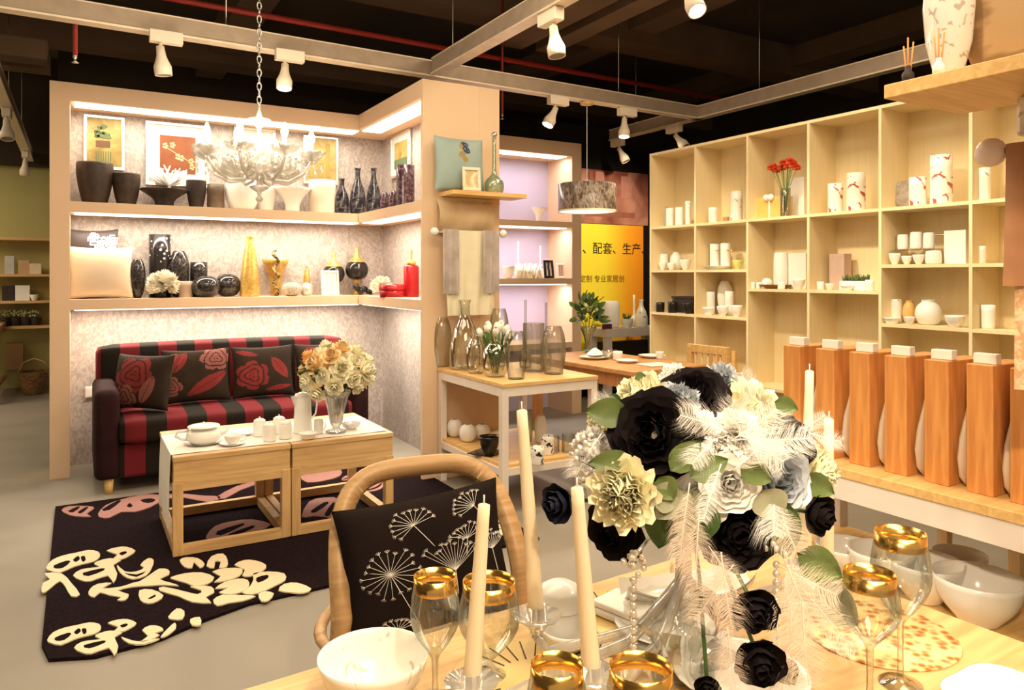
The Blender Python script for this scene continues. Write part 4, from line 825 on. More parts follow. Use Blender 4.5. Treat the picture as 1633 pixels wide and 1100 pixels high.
# ------------------------------------------------------------------ tracks and spotlights under the ceiling
TZ = 2.80
def track(name, p0, p1, z, label):
    a_, b_ = p0; d = math.hypot(p1[0]-a_, p1[1]-b_); rz = math.atan2(p1[1]-b_, p1[0]-a_)
    t = thing(name, label, 'lighting track', a_, b_, z, rz)
    MB().box(0, d, -.03, .03, 0, .10).build('channel', TRACKM, t); MB().box(0, d, -.042, .042, -.012, 0).build('lower_lip', TRACKL, t); MB().box(0, d, -.036, .036, .10, .108).build('upper_lip', TRACKL, t)
    q = MB()
    for k in range(int((d-.8)/1.6)+1): x = .8+k*1.6; q.tube([(x, 0, .1), (x, 0, 3.95-z)], .004, 5)
    q.build('hanger_wires', STEEL, t)
track('ceiling_track', (-3.2, 4.78), (5.0, 5.02), TZ, 'long grey lighting track running across above the tall shelf units')
track('ceiling_track', (2.22, -.6), (2.22, 4.86), TZ+.001, 'grey lighting track running forward over the dining table')
track('ceiling_track', (4.95, .3), (4.95, 6.3), TZ, 'grey lighting track along the cubby shelving')
track('ceiling_track', (-.5, 5.0), (-.5, 10.4), TZ-.1, 'grey lighting track over the side aisle at far left')
for nm, a_, b_, z, lb, L_ in (('fire_pipe', -3, 6.0, 3.25, 'long red sprinkler pipe under the ceiling', 9.0),):
    t = thing(nm, lb, 'pipe', a_, b_-.55, z, .03); q = MB().tube([(0, 0, 0), (L_, 0, 0)], .022, 10); q.build('pipe', mat('red_pipe_paint', (.34, .03, .02), .4), t)
for x, b_, y0, y1, lb in ((120, 4.95, 0, 100, 'red sprinkler drop pipe with a brass head at upper left'), (801, 5.6, 85, 190, 'red sprinkler drop pipe behind the beige pier')):
    a_, k = on_b(x, b_); t = thing('sprinkler', lb, 'sprinkler', a_, b_, EYE+(HZ-y1)*k)
    MB().tube([(0, 0, .03), (0, 0, 3.95-EYE-(HZ-y1)*k)], .012, 8).build('pipe', mat('red_pipe_paint', (0, 0, 0)), t); MB().lathe([(1e-4, 0), (.02, 0), (.006, .01), (.012, .03), (.012, .04)], 10).build('head', STEEL, t)
def spothead(px, b, ybot, label, yaw, pitch, lit, rail_z=TZ-.012, a=None, power=0, tgt=None, size=60, rzb=0, big=1, b_only=None):
    if b_only is not None: a = b_only
    elif a is None: a, k = on_b(px, b)
    else: b, k = on_a(px, a)
    t = thing('track_spotlight', label, 'spotlight', a, b, rail_z, rzb, group='track spotlights')
    MB().box(-.09*big, .09*big, -.03, .03, -.07, 0, bev=.004).build('adapter_box', SPOTW, t)
    dz = -.07-.03; MB().tube([(-.03, 0, -.07), (-.03, 0, -.11)], .010, 8).build('neck', SPOTW, t)
    Q = M.Translation((-.03, 0, -.11)) @ M.Rotation(yaw, 4, 'Z') @ M.Rotation(pitch, 4, 'Y')
    MB().lathe([(1e-4, .02), (.022, .02), (.026, -.03), (.034, -.06), (.05, -.10), (.048, -.15), (.043, -.15), (.044, -.145)], 20, Q).build('lamp_head', SPOTW, t)
    MB().lathe([(1e-4, -.143), (.043, -.145)], 20, Q).build('lens', GLOW if lit else mat('unlit_lens', (.3, .25, .2), .2), t)
    if tgt: p = (W(a, b, rail_z)); spot(a, b, rail_z-.28, *tgt, power, size)
    return t
spothead(265, 4.80, 150, 'unlit white spotlight above the left of the alcove', .3, -.12, False)
spothead(462, 4.80, 180, 'lit white spotlight above the chandelier side of the alcove', 1.2, .25, True, power=60, tgt=(.95, 5.3, .4), size=70)
spothead(878, 0, 125, 'unlit white spotlight on the forward track right of the pier', .4, .15, False, a=2.22, rzb=pi/2)
spothead(890, 4.94, 225, 'lit spotlight aimed left in front of the lavender alcove', pi, -.5, True, power=90, tgt=(2.3, 4.0, .7), size=60)
spothead(1000, 4.98, 245, 'lit spotlight pointing down near the track corner', .8, .2, True, power=70, tgt=(3.3, 3.9, .75))
spothead(985, 0, 275, 'unlit spotlight at the far end of the cubby track', .6, .5, False, a=4.95, rzb=pi/2)
spothead(1075, 0, 240, 'unlit spotlight just right of the track corner', .3, .7, False, a=4.95, rzb=pi/2)
spothead(35, 9.6, 300, 'spotlight at the end of the far left aisle track', .2, -.2, False, b_only=-.5, rail_z=TZ-.112, rzb=pi/2)
spothead(8, 7.2, 240, 'spotlight nearer on the far left aisle track', .2, .3, False, b_only=-.5, rail_z=TZ-.112, rzb=pi/2)
# the bright head at the top edge of the picture, aimed at the dining table
tk = thing('track_spotlight', 'brightest lit spotlight at the top edge aimed at the foreground', 'spotlight', *(lambda X, Y: (X*UX+Y*UY, -X*UY+Y*UX))(.93, 3.9), TZ+.16, group='track spotlights')
MB().box(-.09, .09, -.03, .03, -.07, 0, bev=.004).build('adapter_box', SPOTW, tk); MB().tube([(0, 0, -.07), (0, 0, -.12)], .01, 8).build('neck', SPOTW, tk)
Q = M.Translation((0, 0, -.12)) @ M.Rotation(-.15, 4, 'Z') @ M.Rotation(-.6, 4, 'X')
MB().lathe([(1e-4, .02), (.022, .02), (.03, -.03), (.05, -.10), (.05, -.15), (.044, -.15), (.044, -.145)], 20, Q).build('lamp_head', SPOTW, tk); MB().lathe([(1e-4, -.143), (.044, -.145)], 20, Q).build('lens', GLOW, tk)
q = MB().tube([(0, 0, 0), (0, 0, 1.0)], .006, 6); q.build('hanger', STEEL, tk)
spot(2.5, 2.8, 2.6, .75, .9, .75, 70, 50)
spot(2.22, .9, 2.68, .85, .75, .8, 90, 75); spot(.3, -.6, 2.9, .75, .75, .95, 140, 60); spot(-.9, -.6, 2.5, 2.3, 1.25, .42, 330, 26); spot(.7, 1.0, 2.8, 2.2, 1.3, .9, 60, 50)  # unseen spots added to brighten the table, flowers, lower bowls and cedar slabs
spot(2.22, 1.9, 2.68, 2.2, 1.2, .9, 30, 80)
spot(2.22, 3.2, 2.68, 2.45, 4.0, .7, 60, 70)
for tb in (4.4, 3.4, 2.4, 1.4): spot(2.9, tb-.1, 2.7, 4.35, tb, 1.25, 105, 50)
# ------------------------------------------------------------------ chandelier
cx, cy = -1.355, 3.95; ca, cbb = cx*UX+cy*UY, -cx*UY+cy*UX; k = cy/F; zc = EYE+(HZ-265)*k
ch = thing('chandelier', 'clear crystal chandelier with candle bulbs hanging on a chain before the alcove', 'chandelier', ca, cbb, zc)
q = MB(); z = .30; i = 0
while zc+z < 3.9:
    q.tube([(cos(t*pi/4)*.011*(1 if i % 2 else 0), cos(t*pi/4)*.011*(0 if i % 2 else 1), z+.02+sin(t*pi/4)*.022) for t in range(8)], .0035, 5, closed=True); z += .036; i += 1
q.build('chain', STEEL, ch)
MB().lathe([(1e-4, -.19), (.012, -.19), (.02, -.175), (.008, -.16), (.012, -.14), (.045, -.12), (.05, -.11), (.015, -.10), (.012, -.06), (.03, -.05), (.09, -.03), (.105, -.015), (.10, -.01), (.03, -.03), (.014, -.01), (.012, .05), (.022, .07), (.012, .09), (.009, .20), (.022, .215), (.055, .24), (.06, .25), (.02, .245), (.015, .27), (.005, .30), (1e-4, .30)], 28).build('stem', CRY, ch)
BULB = emit('candle_bulb', (1, .9, .72), 30); n_ = 8; arm0 = None
for i in range(n_):
    A_ = 2*pi*i/n_+.25; Q = M.Rotation(A_, 4, 'Z')
    if i == 0:
        arm0 = []
        arm0.append(MB().tube([(.02, 0, -.02), (.08, 0, -.075), (.16, 0, -.085), (.235, 0, -.045), (.275, 0, .01), (.28, 0, .035)], .0085, 8).build('arm', CRY, ch))
        arm0.append(MB().tube([(.03, 0, .06), (.10, 0, .10), (.16, 0, .06), (.13, 0, .01), (.11, 0, .03)], [.009, .009, .008, .006, .004], 8).build('scroll', CRY, ch))
        m_ = MB(); 
        arm0.append(MB().lathe([(1e-4, 0), (.012, 0), (.025, .008), (.052, .02), (.074, .045), (.070, .046), (.03, .02), (1e-4, .012)], 32, M.Translation((.28, 0, .03)), ripple=.14, rn=8).build('bobeche', CRY, ch))
        arm0.append(MB().lathe([(1e-4, .0), (.012, 0), (.012, .075), (1e-4, .075)], 12, M.Translation((.28, 0, .045))).build('candle_sleeve', PORC, ch))
        arm0.append(MB().lathe([(1e-4, 0), (.011, 0), (.019, .025), (.013, .05), (.003, .075), (1e-4, .075)], 12, M.Translation((.28, 0, .12))).build('bulb', BULB, ch))
        arm0.append(MB().lathe([(1e-4, 0), (.02, .004), (.045, .022), (.055, .045), (.052, .046), (.02, .012), (1e-4, .01)], 28, M.Translation((.17, .06, -.06)), ripple=.16, rn=6).build('glass_cup', CRY, ch))
        arm0.append(MB().tube([(.05, 0, .02), (.10, .03, .06), (.17, .04, .04), (.20, .02, -.02), (.17, 0, -.05)], [.008, .012, .013, .010, .006], 8, flat=.5).build('glass_leaf', CRY, ch))
        for w in range(6):
            d_ = MB(); c_ = (.28+.055*cos(w*pi/3), .055*sin(w*pi/3), .012); d_.ball(c_, .008, 6); d_.mesh([(c_[0], c_[1], c_[2]-.01), (c_[0]+.008, c_[1], c_[2]-.03), (c_[0], c_[1]+.008, c_[2]-.03), (c_[0]-.008, c_[1], c_[2]-.03), (c_[0], c_[1]-.008, c_[2]-.03), (c_[0], c_[1], c_[2]-.06)], [(0, 1, 2), (0, 2, 3), (0, 3, 4), (0, 4, 1), (5, 2, 1), (5, 3, 2), (5, 4, 3), (5, 1, 4)])
            arm0.append(d_.build('crystal_drop', CRY, ch))
        for o in arm0: o.matrix_local = Q
    else:
        for o in arm0: c = o.copy(); C.objects.link(c); c.parent = ch; c.matrix_local = Q
pl = bpy.data.lights.new('chandelier_light', 'POINT'); pl.energy = 22; pl.color = (1, .82, .58); pl.shadow_soft_size = .2; po = bpy.data.objects.new('chandelier_light', pl); C.objects.link(po); po.location = W(ca, cbb, zc+.22)
# ------------------------------------------------------------------ drum pendant lamp
px_, d_ = 936, 6.12; X = (px_-816.5)/F*d_; pa, pb = X*UX+d_*UY, -X*UY+d_*UX; k = d_/F; zb = EYE+(HZ-338)*k
pd = thing('pendant_lamp', 'drum pendant lamp with a grey silver leaf pattern shade', 'pendant lamp', pa, pb, zb)
rr = 46*k; hh = 44*k
MB().lathe([(rr, .008), (rr, hh), (rr-.004, hh), (rr-.004, .008)], 40).build('shade', pattern('silver_leaf_crystal', (.12, .085, .065), (.42, .34, .29), 26, .5, .12, rough=.25, stretch=(1, 1, .45), dist=2), pd)
MB().lathe([(rr+.003, 0), (rr+.003, .012), (rr-.006, .012), (rr-.006, 0), (rr+.003, 0)], 40).build('rim', mat('cream_trim', (.9, .78, .58), .4), pd)
MB().lathe([(1e-4, .004), (rr-.006, .004)], 32).build('diffuser', emit('soft_diffuser', (1, .86, .6), 1.6), pd)
MB().tube([(0, 0, hh), (0, 0, TZ-zb-.03)], .003, 6).build('cable', PORC, pd); MB().lathe([(1e-4, 0), (.055, 0), (.055, .02), (1e-4, .025)], 20, M.Translation((0, 0, TZ-zb-.038))).build('canopy', PINE, pd)
q = MB()
for s in range(3): q.tube([(0, 0, hh+.04), (rr*cos(s*2.1)*.99, rr*sin(s*2.1)*.99, hh-.01)], .003, 5)
q.build('spider', STEEL, pd)
# ------------------------------------------------------------------ white framed table with glass vases
TG = .74
gt = thing('display_table', 'white framed table with pale wooden top carrying the glass vases', 'table', 2.04, 3.575, 0, 0)
TW, TD = .66, .85; p = .042
MB().box(-.005, TW+.005, -.005, TD+.005, TG-.022, TG, bev=.002).build('table_top', PINE, gt)
MB().box(0, TW, 0, .03, TG-.075, TG-.022).box(0, TW, TD-.03, TD, TG-.075, TG-.022).box(0, .03, .03, TD-.03, TG-.075, TG-.022).box(TW-.03, TW, .03, TD-.03, TG-.075, TG-.022).build('apron', WHITEP, gt)
for x in (0, TW-p):
    for y in (0, TD-p): MB().box(x, x+p, y, y+p, 0, TG-.0755, bev=.002).build('leg', WHITEP, gt)
MB().box(.01, TW-.01, .01, TD-.01, .26, .28).build('lower_shelf', PINE, gt)
MB().box(p, TW-p, 0, .02, .22, .26).box(p, TW-p, TD-.02, TD, .22, .26).box(0, .02, p, TD-p, .22, .26).box(TW-.02, TW, p, TD-p, .22, .26).build('shelf_rail', WHITEP, gt)
def on_t(name, kind, x0, x1, ytop, ybase, z, m, label, cat='vase', ripple=0, rn=8, th=.003, group=None, yc=None):
    # base centre from the pixel of the base, on the horizontal plane z
    r = fl((x0+x1)/2, ybase-2, z); k = (EYE-z)/(ybase-2-HZ); h = EYE+(HZ-ytop)*k-z
    return vase(name, kind, (x1-x0)*k, h, m, r, z, label, cat, group, 24, ripple, rn, 0, th)
on_t('glass_vase', 'tall', 686, 720, 505, 586, TG, GLG, 'tall slim glass vase at the left corner of the white framed table')
on_t('glass_vase', 'bottle', 716, 766, 478, 590, TG, GLG, 'tallest glass bottle vase with a narrow neck')
on_t('glass_vase', 'round', 742, 776, 535, 597, TG, GLG, 'low rounded glass vase in front of the narrow necked one')
tv = on_t('glass_vase', 'round', 768, 812, 543, 602, TG, GLG, 'rounded glass vase holding the white tulips')
on_t('glass_vase', 'tall', 806, 840, 528, 606, TG, GLG, 'small egg shaped glass vase nearest the front corner of the white table')
on_t('glass_vase', 'cyl', 834, 868, 515, 594, TG, GLS, 'straight grey glass cylinder right of the tulips')
on_t('glass_vase', 'tall', 864, 902, 520, 598, TG, GLS, 'ribbed smoky grey glass vase at the right end', ripple=.03, rn=16)
on_t('glass_vase', 'tall', 780, 812, 492, 586, TG, GLG, 'tall glass vase behind the white tulips')
q = on_t('glass_decanter', 'decant', 828, 848, 478, 588, TG, GLG, 'thin necked glass decanter behind the grey cylinder', cat='bottle')
on_t('glass_decanter', 'decant', 862, 880, 482, 590, TG, GLG, 'thin necked glass decanter behind the smoky vase', cat='bottle')
q = MB()
ta, tb = fl(790, 598, TG); tl = thing('tulips', 'bunch of white tulips with long green leaves', 'flowers', ta, tb, TG+.01)
T0 = None; WHT = mat('white_petal', (.90, .90, .82), .5, var=.04, sub=.1)
for i in range(11):
    a_ = i*2.4; r = .03+.06*(i/11); h_ = .27-.05*(i/11); x, y = r*cos(a_), r*sin(a_); q.tube([(x*.2, y*.2, 0), (x*.5, y*.5, h_*.5), (x, y, h_)], .003, 6)
    if T0 is None:
        m_ = MB()
        for w in range(6):
            aa = w*pi/3; m_.grid(lambda u, v: V(((.020*sin(pi*min(.93, .12+v*.75)))*cos(aa+(u-.5)*1.3), (.020*sin(pi*min(.93, .12+v*.75)))*sin(aa+(u-.5)*1.3), v*.055+(.5-abs(u-.5))*.012*v)), 4, 6)
        T0 = m_.build('tulip_head', WHT, tl); o = T0
    else: o = T0.copy(); C.objects.link(o); o.parent = tl
    place(o, (x, y, h_-.005), (x*1.5, y*1.5, .2), i)
q.build('stems', LEAF, tl)
for i in range(9):
    a_ = i*.7; o = leafm(.22, .028, .2, i).build('leaf', LEAF, tl); placey(o, (.012*cos(a_), .012*sin(a_), .07), (cos(a_)*.5, sin(a_)*.5, 1), a_)
for i, (x0, x1, y0, yb, lb) in enumerate(((712, 738, 668, 698, 'white ribbed cup, back left on the lower shelf'), (732, 760, 676, 706, 'white ribbed cup, front one of the three on the lower shelf'), (756, 782, 676, 702, 'white ribbed cup right of the front one on the lower shelf'))):
    on_t('ribbed_cup', 'ball', x0, x1, y0, yb, .28, PORC, lb, 'cup', .05, 14, group='white ribbed cups')
on_t('bowl', 'bowl', 764, 797, 695, 728, .281, BLACKG, 'black bowl standing on the square black plate', 'bowl')
r = fl(776, 722, .2802); solo('plate', MB().box(-.085, .085, -.085, .085, 0, .006, bev=.002), BLACKG, r[0], r[1], .2805, 'square black plate under the black bowl', 'plate', rz=.5)
PB = pattern('black_flower_print', (.88, .85, .80), (.02, .02, .02), 32, .6, .02, rough=.2, dist=1)
on_t('printed_bowl', 'mug', 846, 868, 712, 742, .281, PB, 'white cup with black flower print, left of the pair', 'cup')
on_t('printed_bowl', 'mug', 862, 884, 694, 726, .281, PB, 'white cup with black flower print, right of the pair', 'cup')
on_t('tumbler', 'cyl', 876, 892, 695, 722, .281, GLG, 'short glass tumbler beside the printed cups', 'glass')
on_t('tumbler', 'cyl', 896, 916, 692, 722, .281, GLG, 'glass tumbler at the right of the lower shelf', 'glass')
on_t('storm_glass', 'tall', 828, 850, 655, 706, .281, glass('pale_green_glass', (1, 1, 1)), 'pale green glass candle jar on the lower shelf', 'jar')
on_t('storm_glass', 'tall', 852, 872, 662, 706, .281, PORC, 'white candle jar behind the printed cups', 'jar')
# ------------------------------------------------------------------ wooden dining table behind, with its settings
WT = thing('dining_table', 'orange wooden dining table laid with white dishes behind the vases', 'table', 2.95, 3.54, 0, .06)
w_, d_ = .66, 1.15
MB().box(0, w_, 0, d_, .72, .75, bev=.004).build('table_top', wood('red_oak', (.50, .23, .08), (.68, .36, .15)), WT)
WO = wood('red_oak_upright', (.50, .22, .07), (.66, .33, .13), 'z')
MB().box(.04, w_-.04, .04, .065, .63, .72).box(.04, w_-.04, d_-.065, d_-.04, .63, .72).box(.04, .065, .065, d_-.065, .63, .72).box(w_-.065, w_-.04, .065, d_-.065, .63, .72).build('apron', WO, WT)
for x in (.03, w_-.09):
    for y in (.03, d_-.09): MB().box(x, x+.06, y, y+.06, 0, .72, bev=.004).build('leg', WO, WT)
def tz(x, y, z=.75): return fl(x, y, z)
for x, y, w, lb in ((948, 572, .22, 'white plate under the folded napkin on the rear dining table'), (1000, 578, .16, 'white plate in the middle of the rear dining table'), (1040, 570, .20, 'white plate at the right of the rear dining table')):
    solo('plate', MB().lathe(vprof('plate', w, .018), 28), PORC, *tz(x, y), .751, lb, 'plate')
solo('napkin', MB().mesh([(-.06, -.05, 0), (.06, -.05, 0), (.05, .05, 0), (-.05, .05, 0), (0, 0, .05), (0, .04, .04)], [(0, 1, 4), (1, 2, 5, 4), (2, 3, 5), (3, 0, 4, 5), (0, 3, 2, 1)]), PORC, *tz(950, 570), .772, 'folded white napkin on the left plate of the rear dining table', 'napkin')
solo('cup', MB().lathe(vprof('mug', .07, .06), 20), PORC, *tz(985, 574), .752, 'white cup between the plates of the rear dining table', 'cup')
solo('cup', MB().lathe(vprof('mug', .06, .05), 20), PORC, *tz(1052, 572), .752, 'white cup at the far right of the rear dining table', 'cup')
solo('cutlery', MB().box(-.08, .08, -.006, .006, 0, .003, bev=.001), STEEL, *tz(1030, 580), .752, 'steel knife lying on the rear dining table', 'knife', rz=.2)
solo('napkin', MB().box(-.10, .10, -.08, .08, 0, .006, bev=.002), mat('white_linen', (1, 1, 1)), *tz(1045, 582), .7512, 'flat white napkin at the right front of the rear dining table', 'napkin')
solo('glass_bowl', MB().lathe(vprof('bowl', .11, .06), 20), GL, *tz(972, 572), .752, 'clear glass bowl on the rear dining table', 'bowl')
ga, gb_ = tz(938, 562); t = thing('glass_vase', 'flared crystal vase holding leafy greenery on the rear dining table', 'vase', ga, gb_, .751)
MB().lathe(vprof('trumpet', .13, .20, .003), 24, ripple=.04, rn=12).build('body', GL, t); MB().lathe([(1e-4, .004), (.032, .004), (.03, .02), (1e-4, .02)], 16).build('blue_base', mat('blue_green_glass', (.10, .28, .25), .2), t)
t = thing('green_bouquet', 'leafy green bouquet with pale buds in the flared vase', 'bouquet', ga, gb_, .95)
LG = [leafm(.075, .045, .25).build('leaf', LEAF, t), leafm(.075, .045, .25).build('leaf', LEAFD, t)]
for i in range(85):
    z_ = random.uniform(-.35, 1); a_ = random.uniform(0, 6.28); s_ = math.sqrt(max(0, 1-z_*z_)); d = (s_*cos(a_), s_*sin(a_), z_+.15); r = random.uniform(.05, .13)
    if i < 2: o = LG[i]
    else: o = LG[i % 2].copy(); C.objects.link(o); o.parent = t
    placey(o, (d[0]*r, d[1]*r, .07+d[2]*r), d, random.uniform(0, 6), random.uniform(.7, 1.1))
q = MB()
for i in range(9): a_ = i*.7; q.tube([(0, 0, -.17), (.03*cos(a_), .03*sin(a_), 0), (.09*cos(a_), .09*sin(a_), .12)], .002, 5)
q.build('stems', LEAF, t)
q = MB()
for i in range(14): a_ = i*2.4; q.ball((.08*cos(a_)*(i/14), .08*sin(a_)*(i/14)-.02, .15+.02*cos(i)), .018, 8)
q.build('buds', mat('pale_green_bud', (.55, .62, .32), .6), t)
# chair right of the rear table
RC = thing('dining_chair', 'pale wooden spindle back chair right of the rear dining table', 'chair', 3.62, 3.66, 0, .1)
MB().box(0, .34, 0, .36, .42, .45, bev=.008).build('seat', PINE, RC)
for x, y, h in ((.0, 0, .42), (0, .32, .42), (.30, 0, .84), (.30, .32, .84)): MB().box(x, x+.04, y, y+.04, 0, h if h > .5 else .42, bev=.003).build('leg', PINE, RC)
MB().box(.305, .335, .04, .32, .78, .84, bev=.004).build('top_rail', PINE, RC)
for i in range(5): MB().tube([(.32, .07+i*.055, .45), (.32, .07+i*.055, .78)], .008, 6).build('spindle', PINE, RC)
# ------------------------------------------------------------------ low white table in front of the poster
LTb = thing('side_table', 'low white table with vases in front of the yellow poster', 'table', 4.78, 6.1, 0)
zt = EYE-(522-HZ)*on_b(1000, 6.2)[1]
MB().box(-.05, .78, 0, .35, zt-.09, zt, bev=.003).build('table_top', WHITEP, LTb)
for x in (-.04, .70): 
    for y in (.01, .27): MB().box(x, x+.07, y, y+.07, 0, zt-.09).build('leg', WHITEP, LTb)
MB().box(.04, .68, .2, .3, .1, zt-.16).build('drawer_box', BLACKM, LTb)
def on_p(name, kind, x0, x1, yt, m, lb, b=6.22, cat='vase'): return on_shelf(name, kind, x0, x1, yt, zt, m, lb, b=b, cat=cat)
on_p('vase', 'jar', 958, 988, 480, PORC, 'wide white vase at the left of the low table by the poster', 6.28)
on_p('planter_pot', 'pot', 990, 1010, 508, PORC, 'white pot with a small green plant on the low table', 6.16, 'plant pot')
on_p('vase', 'decant', 1002, 1020, 470, PORC, 'tall white bottle vase on the low table by the poster', 6.34)
on_p('vase', 'bottle', 1012, 1033, 478, PRINTG, 'tall printed white vase at the right of the low table by the poster', 6.2)
a_, k = on_b(1000, 6.16); q = MB()
for i in range(30): a2 = random.uniform(0, 6.28); q.tube([(0, 0, 0), (.05*cos(a2), .05*sin(a2), random.uniform(.03, .07))], [.008, .003], 5)
solo('small_plant', q, LEAF, a_, 6.16, EYE+(HZ-510)*k, 'tiny green plant in the white pot on the low table', 'plant')
a_, k = on_b(968, 6.14); solo('small_box', MB().box(-.05, .05, 0, .04, 0, .05), mat('maroon_card', (.12, .03, .03), .5), a_, 6.12, zt, 'small dark maroon box on the low table by the poster', 'box')
# ------------------------------------------------------------------ far left: wall shelving, table, basket
def far(x, y, b=10.2): a_, k = on_b(x, b); return a_, EYE+(HZ-y)*k, k
fs = thing('wall_shelving', 'brown wooden wall shelving on the far olive wall', 'shelving', on_b(30, 10.3)[0], 10.3, 0)
k = far(30, 440)[2]
for y in (378, 437, 480, 521):
    z = EYE+(HZ-y)*k; MB().box(-1.2, .40, 0, .28, z-.03, z).build('shelf', ASH, fs)
MB().box(.36, .40, 0, .28, 0, 1.35+70*k).build('side_post', ASHZ, fs); MB().box(-1.2, -1.16, 0, .28, 0, 1.35+70*k).build('side_post', ASHZ, fs)
def on_f(name, x0, x1, y0, yb, m, lb, cat, kind=None, b=10.38, h=None):
    a_, z, k = far((x0+x1)/2, yb, 10.3)
    if kind: return solo(name, MB().lathe(vprof(kind, (x1-x0)*k, (yb-y0)*k), 16), m, a_, b, z, lb, cat)
    return solo(name, MB().box(-(x1-x0)*k/2, (x1-x0)*k/2, -.04, .06, 0, (yb-y0)*k, bev=.003), m, a_, b+.04, z, lb, cat)
on_f('book', 8, 21, 408, 437, mat('grey_book', (.5, .5, .48), .6), 'grey book standing on the far shelving', 'book')
on_f('book', 30, 45, 415, 437, mat('tan_book', (.55, .35, .2), .6), 'tan boxed picture on the far shelving', 'box')
on_f('box', 48, 64, 420, 437, mat('cream_card', (.75, .65, .45), .6), 'cream box at the right of the far upper shelf', 'box')
on_f('framed_photo', 25, 45, 455, 480, PORC, 'white photo frame on the far shelving', 'photo frame')
on_f('box', 4, 22, 456, 480, BLACKM, 'black box left of the far white photo frame', 'box')
on_f('bowl', 48, 60, 470, 480, PORC, 'small cream bowl on the far shelving', 'bowl', 'bowl')
for x, lb in ((6, 'leftmost dark flower pot on the far shelving'), (22, 'second dark flower pot on the far shelving'), (38, 'third dark flower pot on the far shelving'), (54, 'rightmost dark flower pot on the far shelving')):
    a_, z, k = far(x+2, 521, 10.3); t = thing('potted_plant', lb, 'potted plant', a_, 10.42, z); MB().lathe(vprof('pot', .12, .10), 14).build('pot', BLACKM, t)
    q = MB()
    for i in range(26): a2 = random.uniform(0, 6.28); q.ball((.07*cos(a2)*random.random(), .06*sin(a2)*random.random(), .12+random.random()*.07), .018, 6)
    q.build('foliage', mat('grey_green_leaf', (.30, .32, .15), .6), t)
on_f('storage_box', 10, 34, 548, 590, mat('tan_carton', (.45, .30, .14), .6), 'tan storage box at the foot of the far shelving', 'box')
a_, z, k = far(55, 590, 10.1); t = thing('wicker_basket', 'brown wicker basket on the floor by the far shelving', 'basket', a_, 9.95, 0)
MB().lathe(vprof('pot', .30, .26, .01), 24).build('basket', pattern('wicker', (.16, .08, .03), (.36, .20, .08), 30, .5, .1, stretch=(1, 1, 2)), t)
MB().tube([(-.15, 0, .24), (-.1, 0, .36), (0, 0, .4), (.1, 0, .36), (.15, 0, .24)], .01, 6).build('handle', ASH, t)
sa, sb = fl(-6, 640); t = thing('wooden_table', 'wooden table cut by the left edge of the picture', 'table', sa, sb, 0, .0)
MB().box(-.7, .03, -.3, 1.2, .76, .80, bev=.004).build('table_top', ASH, t)
for x, y in ((-.03, -.28), (-.03, 1.12), (-.68, -.28)): MB().box(x, x+.05, y, y+.05, 0, .76).build('leg', ASHZ, t)
MB().box(-.02, .01, -.2, 1.1, .68, .76).box(-.02, .01, -.2, 1.1, .12, .16).build('rail', ASH, t)
a_, b_ = fl(4, 480, .8); t = thing('table_lamp', 'dark shaded table lamp on the wooden table at the far left edge', 'lamp', sa-.16, sb+.5, .8)
MB().lathe(vprof('egg', .10, .16), 16).build('base', BLACKG, t); MB().lathe([(.11, .17), (.075, .34), (.072, .34), (.107, .17)], 20).build('shade', mat('brown_shade', (.10, .06, .04), .7), t)
# ------------------------------------------------------------------ foreground dining table
FT = .75
ft = thing('dining_table', 'pale wooden dining table in the foreground under the black and white flowers', 'table', .37, .67, 0, .06)
MB().box(-1.35, .96, -.55, .46, FT-.032, FT, bev=.006).build('table_top', wood('oak_top', (.52, .32, .13), (.72, .48, .22), 'x', .35), ft)
MB().box(-1.25, .88, -.47, -.445, FT-.11, FT-.032).box(-1.25, .88, .355, .38, FT-.11, FT-.032).box(.855, .88, -.445, .355, FT-.11, FT-.032).box(-1.25, -1.225, -.445, .355, FT-.11, FT-.032).build('apron', ASH, ft)
for x in (-1.25, .82):
    for y in (-.47, .32): MB().box(x, x+.06, y, y+.06, 0, FT-.032, bev=.004).build('leg', ASHZ, ft)
def T3(x, y, d): return ((x-816.5)/F*d, d, EYE-(y-HZ)/F*d)        # camera right / forward / up of a pixel at depth d
def P3(x, y, d): X, Y, Z = T3(x, y, d); return (X*UX+Y*UY, -X*UY+Y*UX, Z)
def on_ft(x, y): return fl(x, y, FT)
# oak chair beyond the table with the dandelion cushion
hc = thing('dining_chair', 'oak hoop back chair at the far side of the foreground table with a black cushion', 'chair', *(P3(672, 900, 2.05)[:2]), 0, -.12)
hp = []
for t in range(-20, 21):
    s_ = t/20; an = s_*pi*.5; x = .245*math.copysign(abs(sin(an))**.55, an); z = .50+.315*max(0, cos(an))**.62
    hp.append((x, .06*(z-.5)-.14*abs(s_)**3, z if abs(s_) < 1 else .50))
hp = [(-.255, -.13, .30)]+hp+[(.255, -.13, .30)]
m_ = MB(); n_ = len(hp)
sec = [(-.5, -.5), (.5, -.5), (.5, .5), (-.5, .5)]; vs = []; fs = []
for i, p in enumerate(hp):
    d = (V(hp[min(i+1, n_-1)])-V(hp[max(i-1, 0)])).normalized(); y_ = V((0, 1, 0)); x_ = d.cross(y_).normalized(); y_ = x_.cross(d)
    for u, v in sec: vs.append(V(p)+x_*u*.052+y_*v*.028)
for i in range(n_-1):
    for k in range(4): fs.append((i*4+k, i*4+(k+1) % 4, i*4+4+(k+1) % 4, i*4+4+k))
fs += [(0, 1, 2, 3), tuple((n_-1)*4+k for k in (3, 2, 1, 0))]
m_.mesh(vs, fs, False); bmesh.ops.bevel(m_.b, geom=[e for e in m_.b.edges], offset=.006, segments=2, affect='EDGES'); [setattr(f, 'smooth', True) for f in m_.b.faces]
m_.build('backrest', CHAIRW, hc)
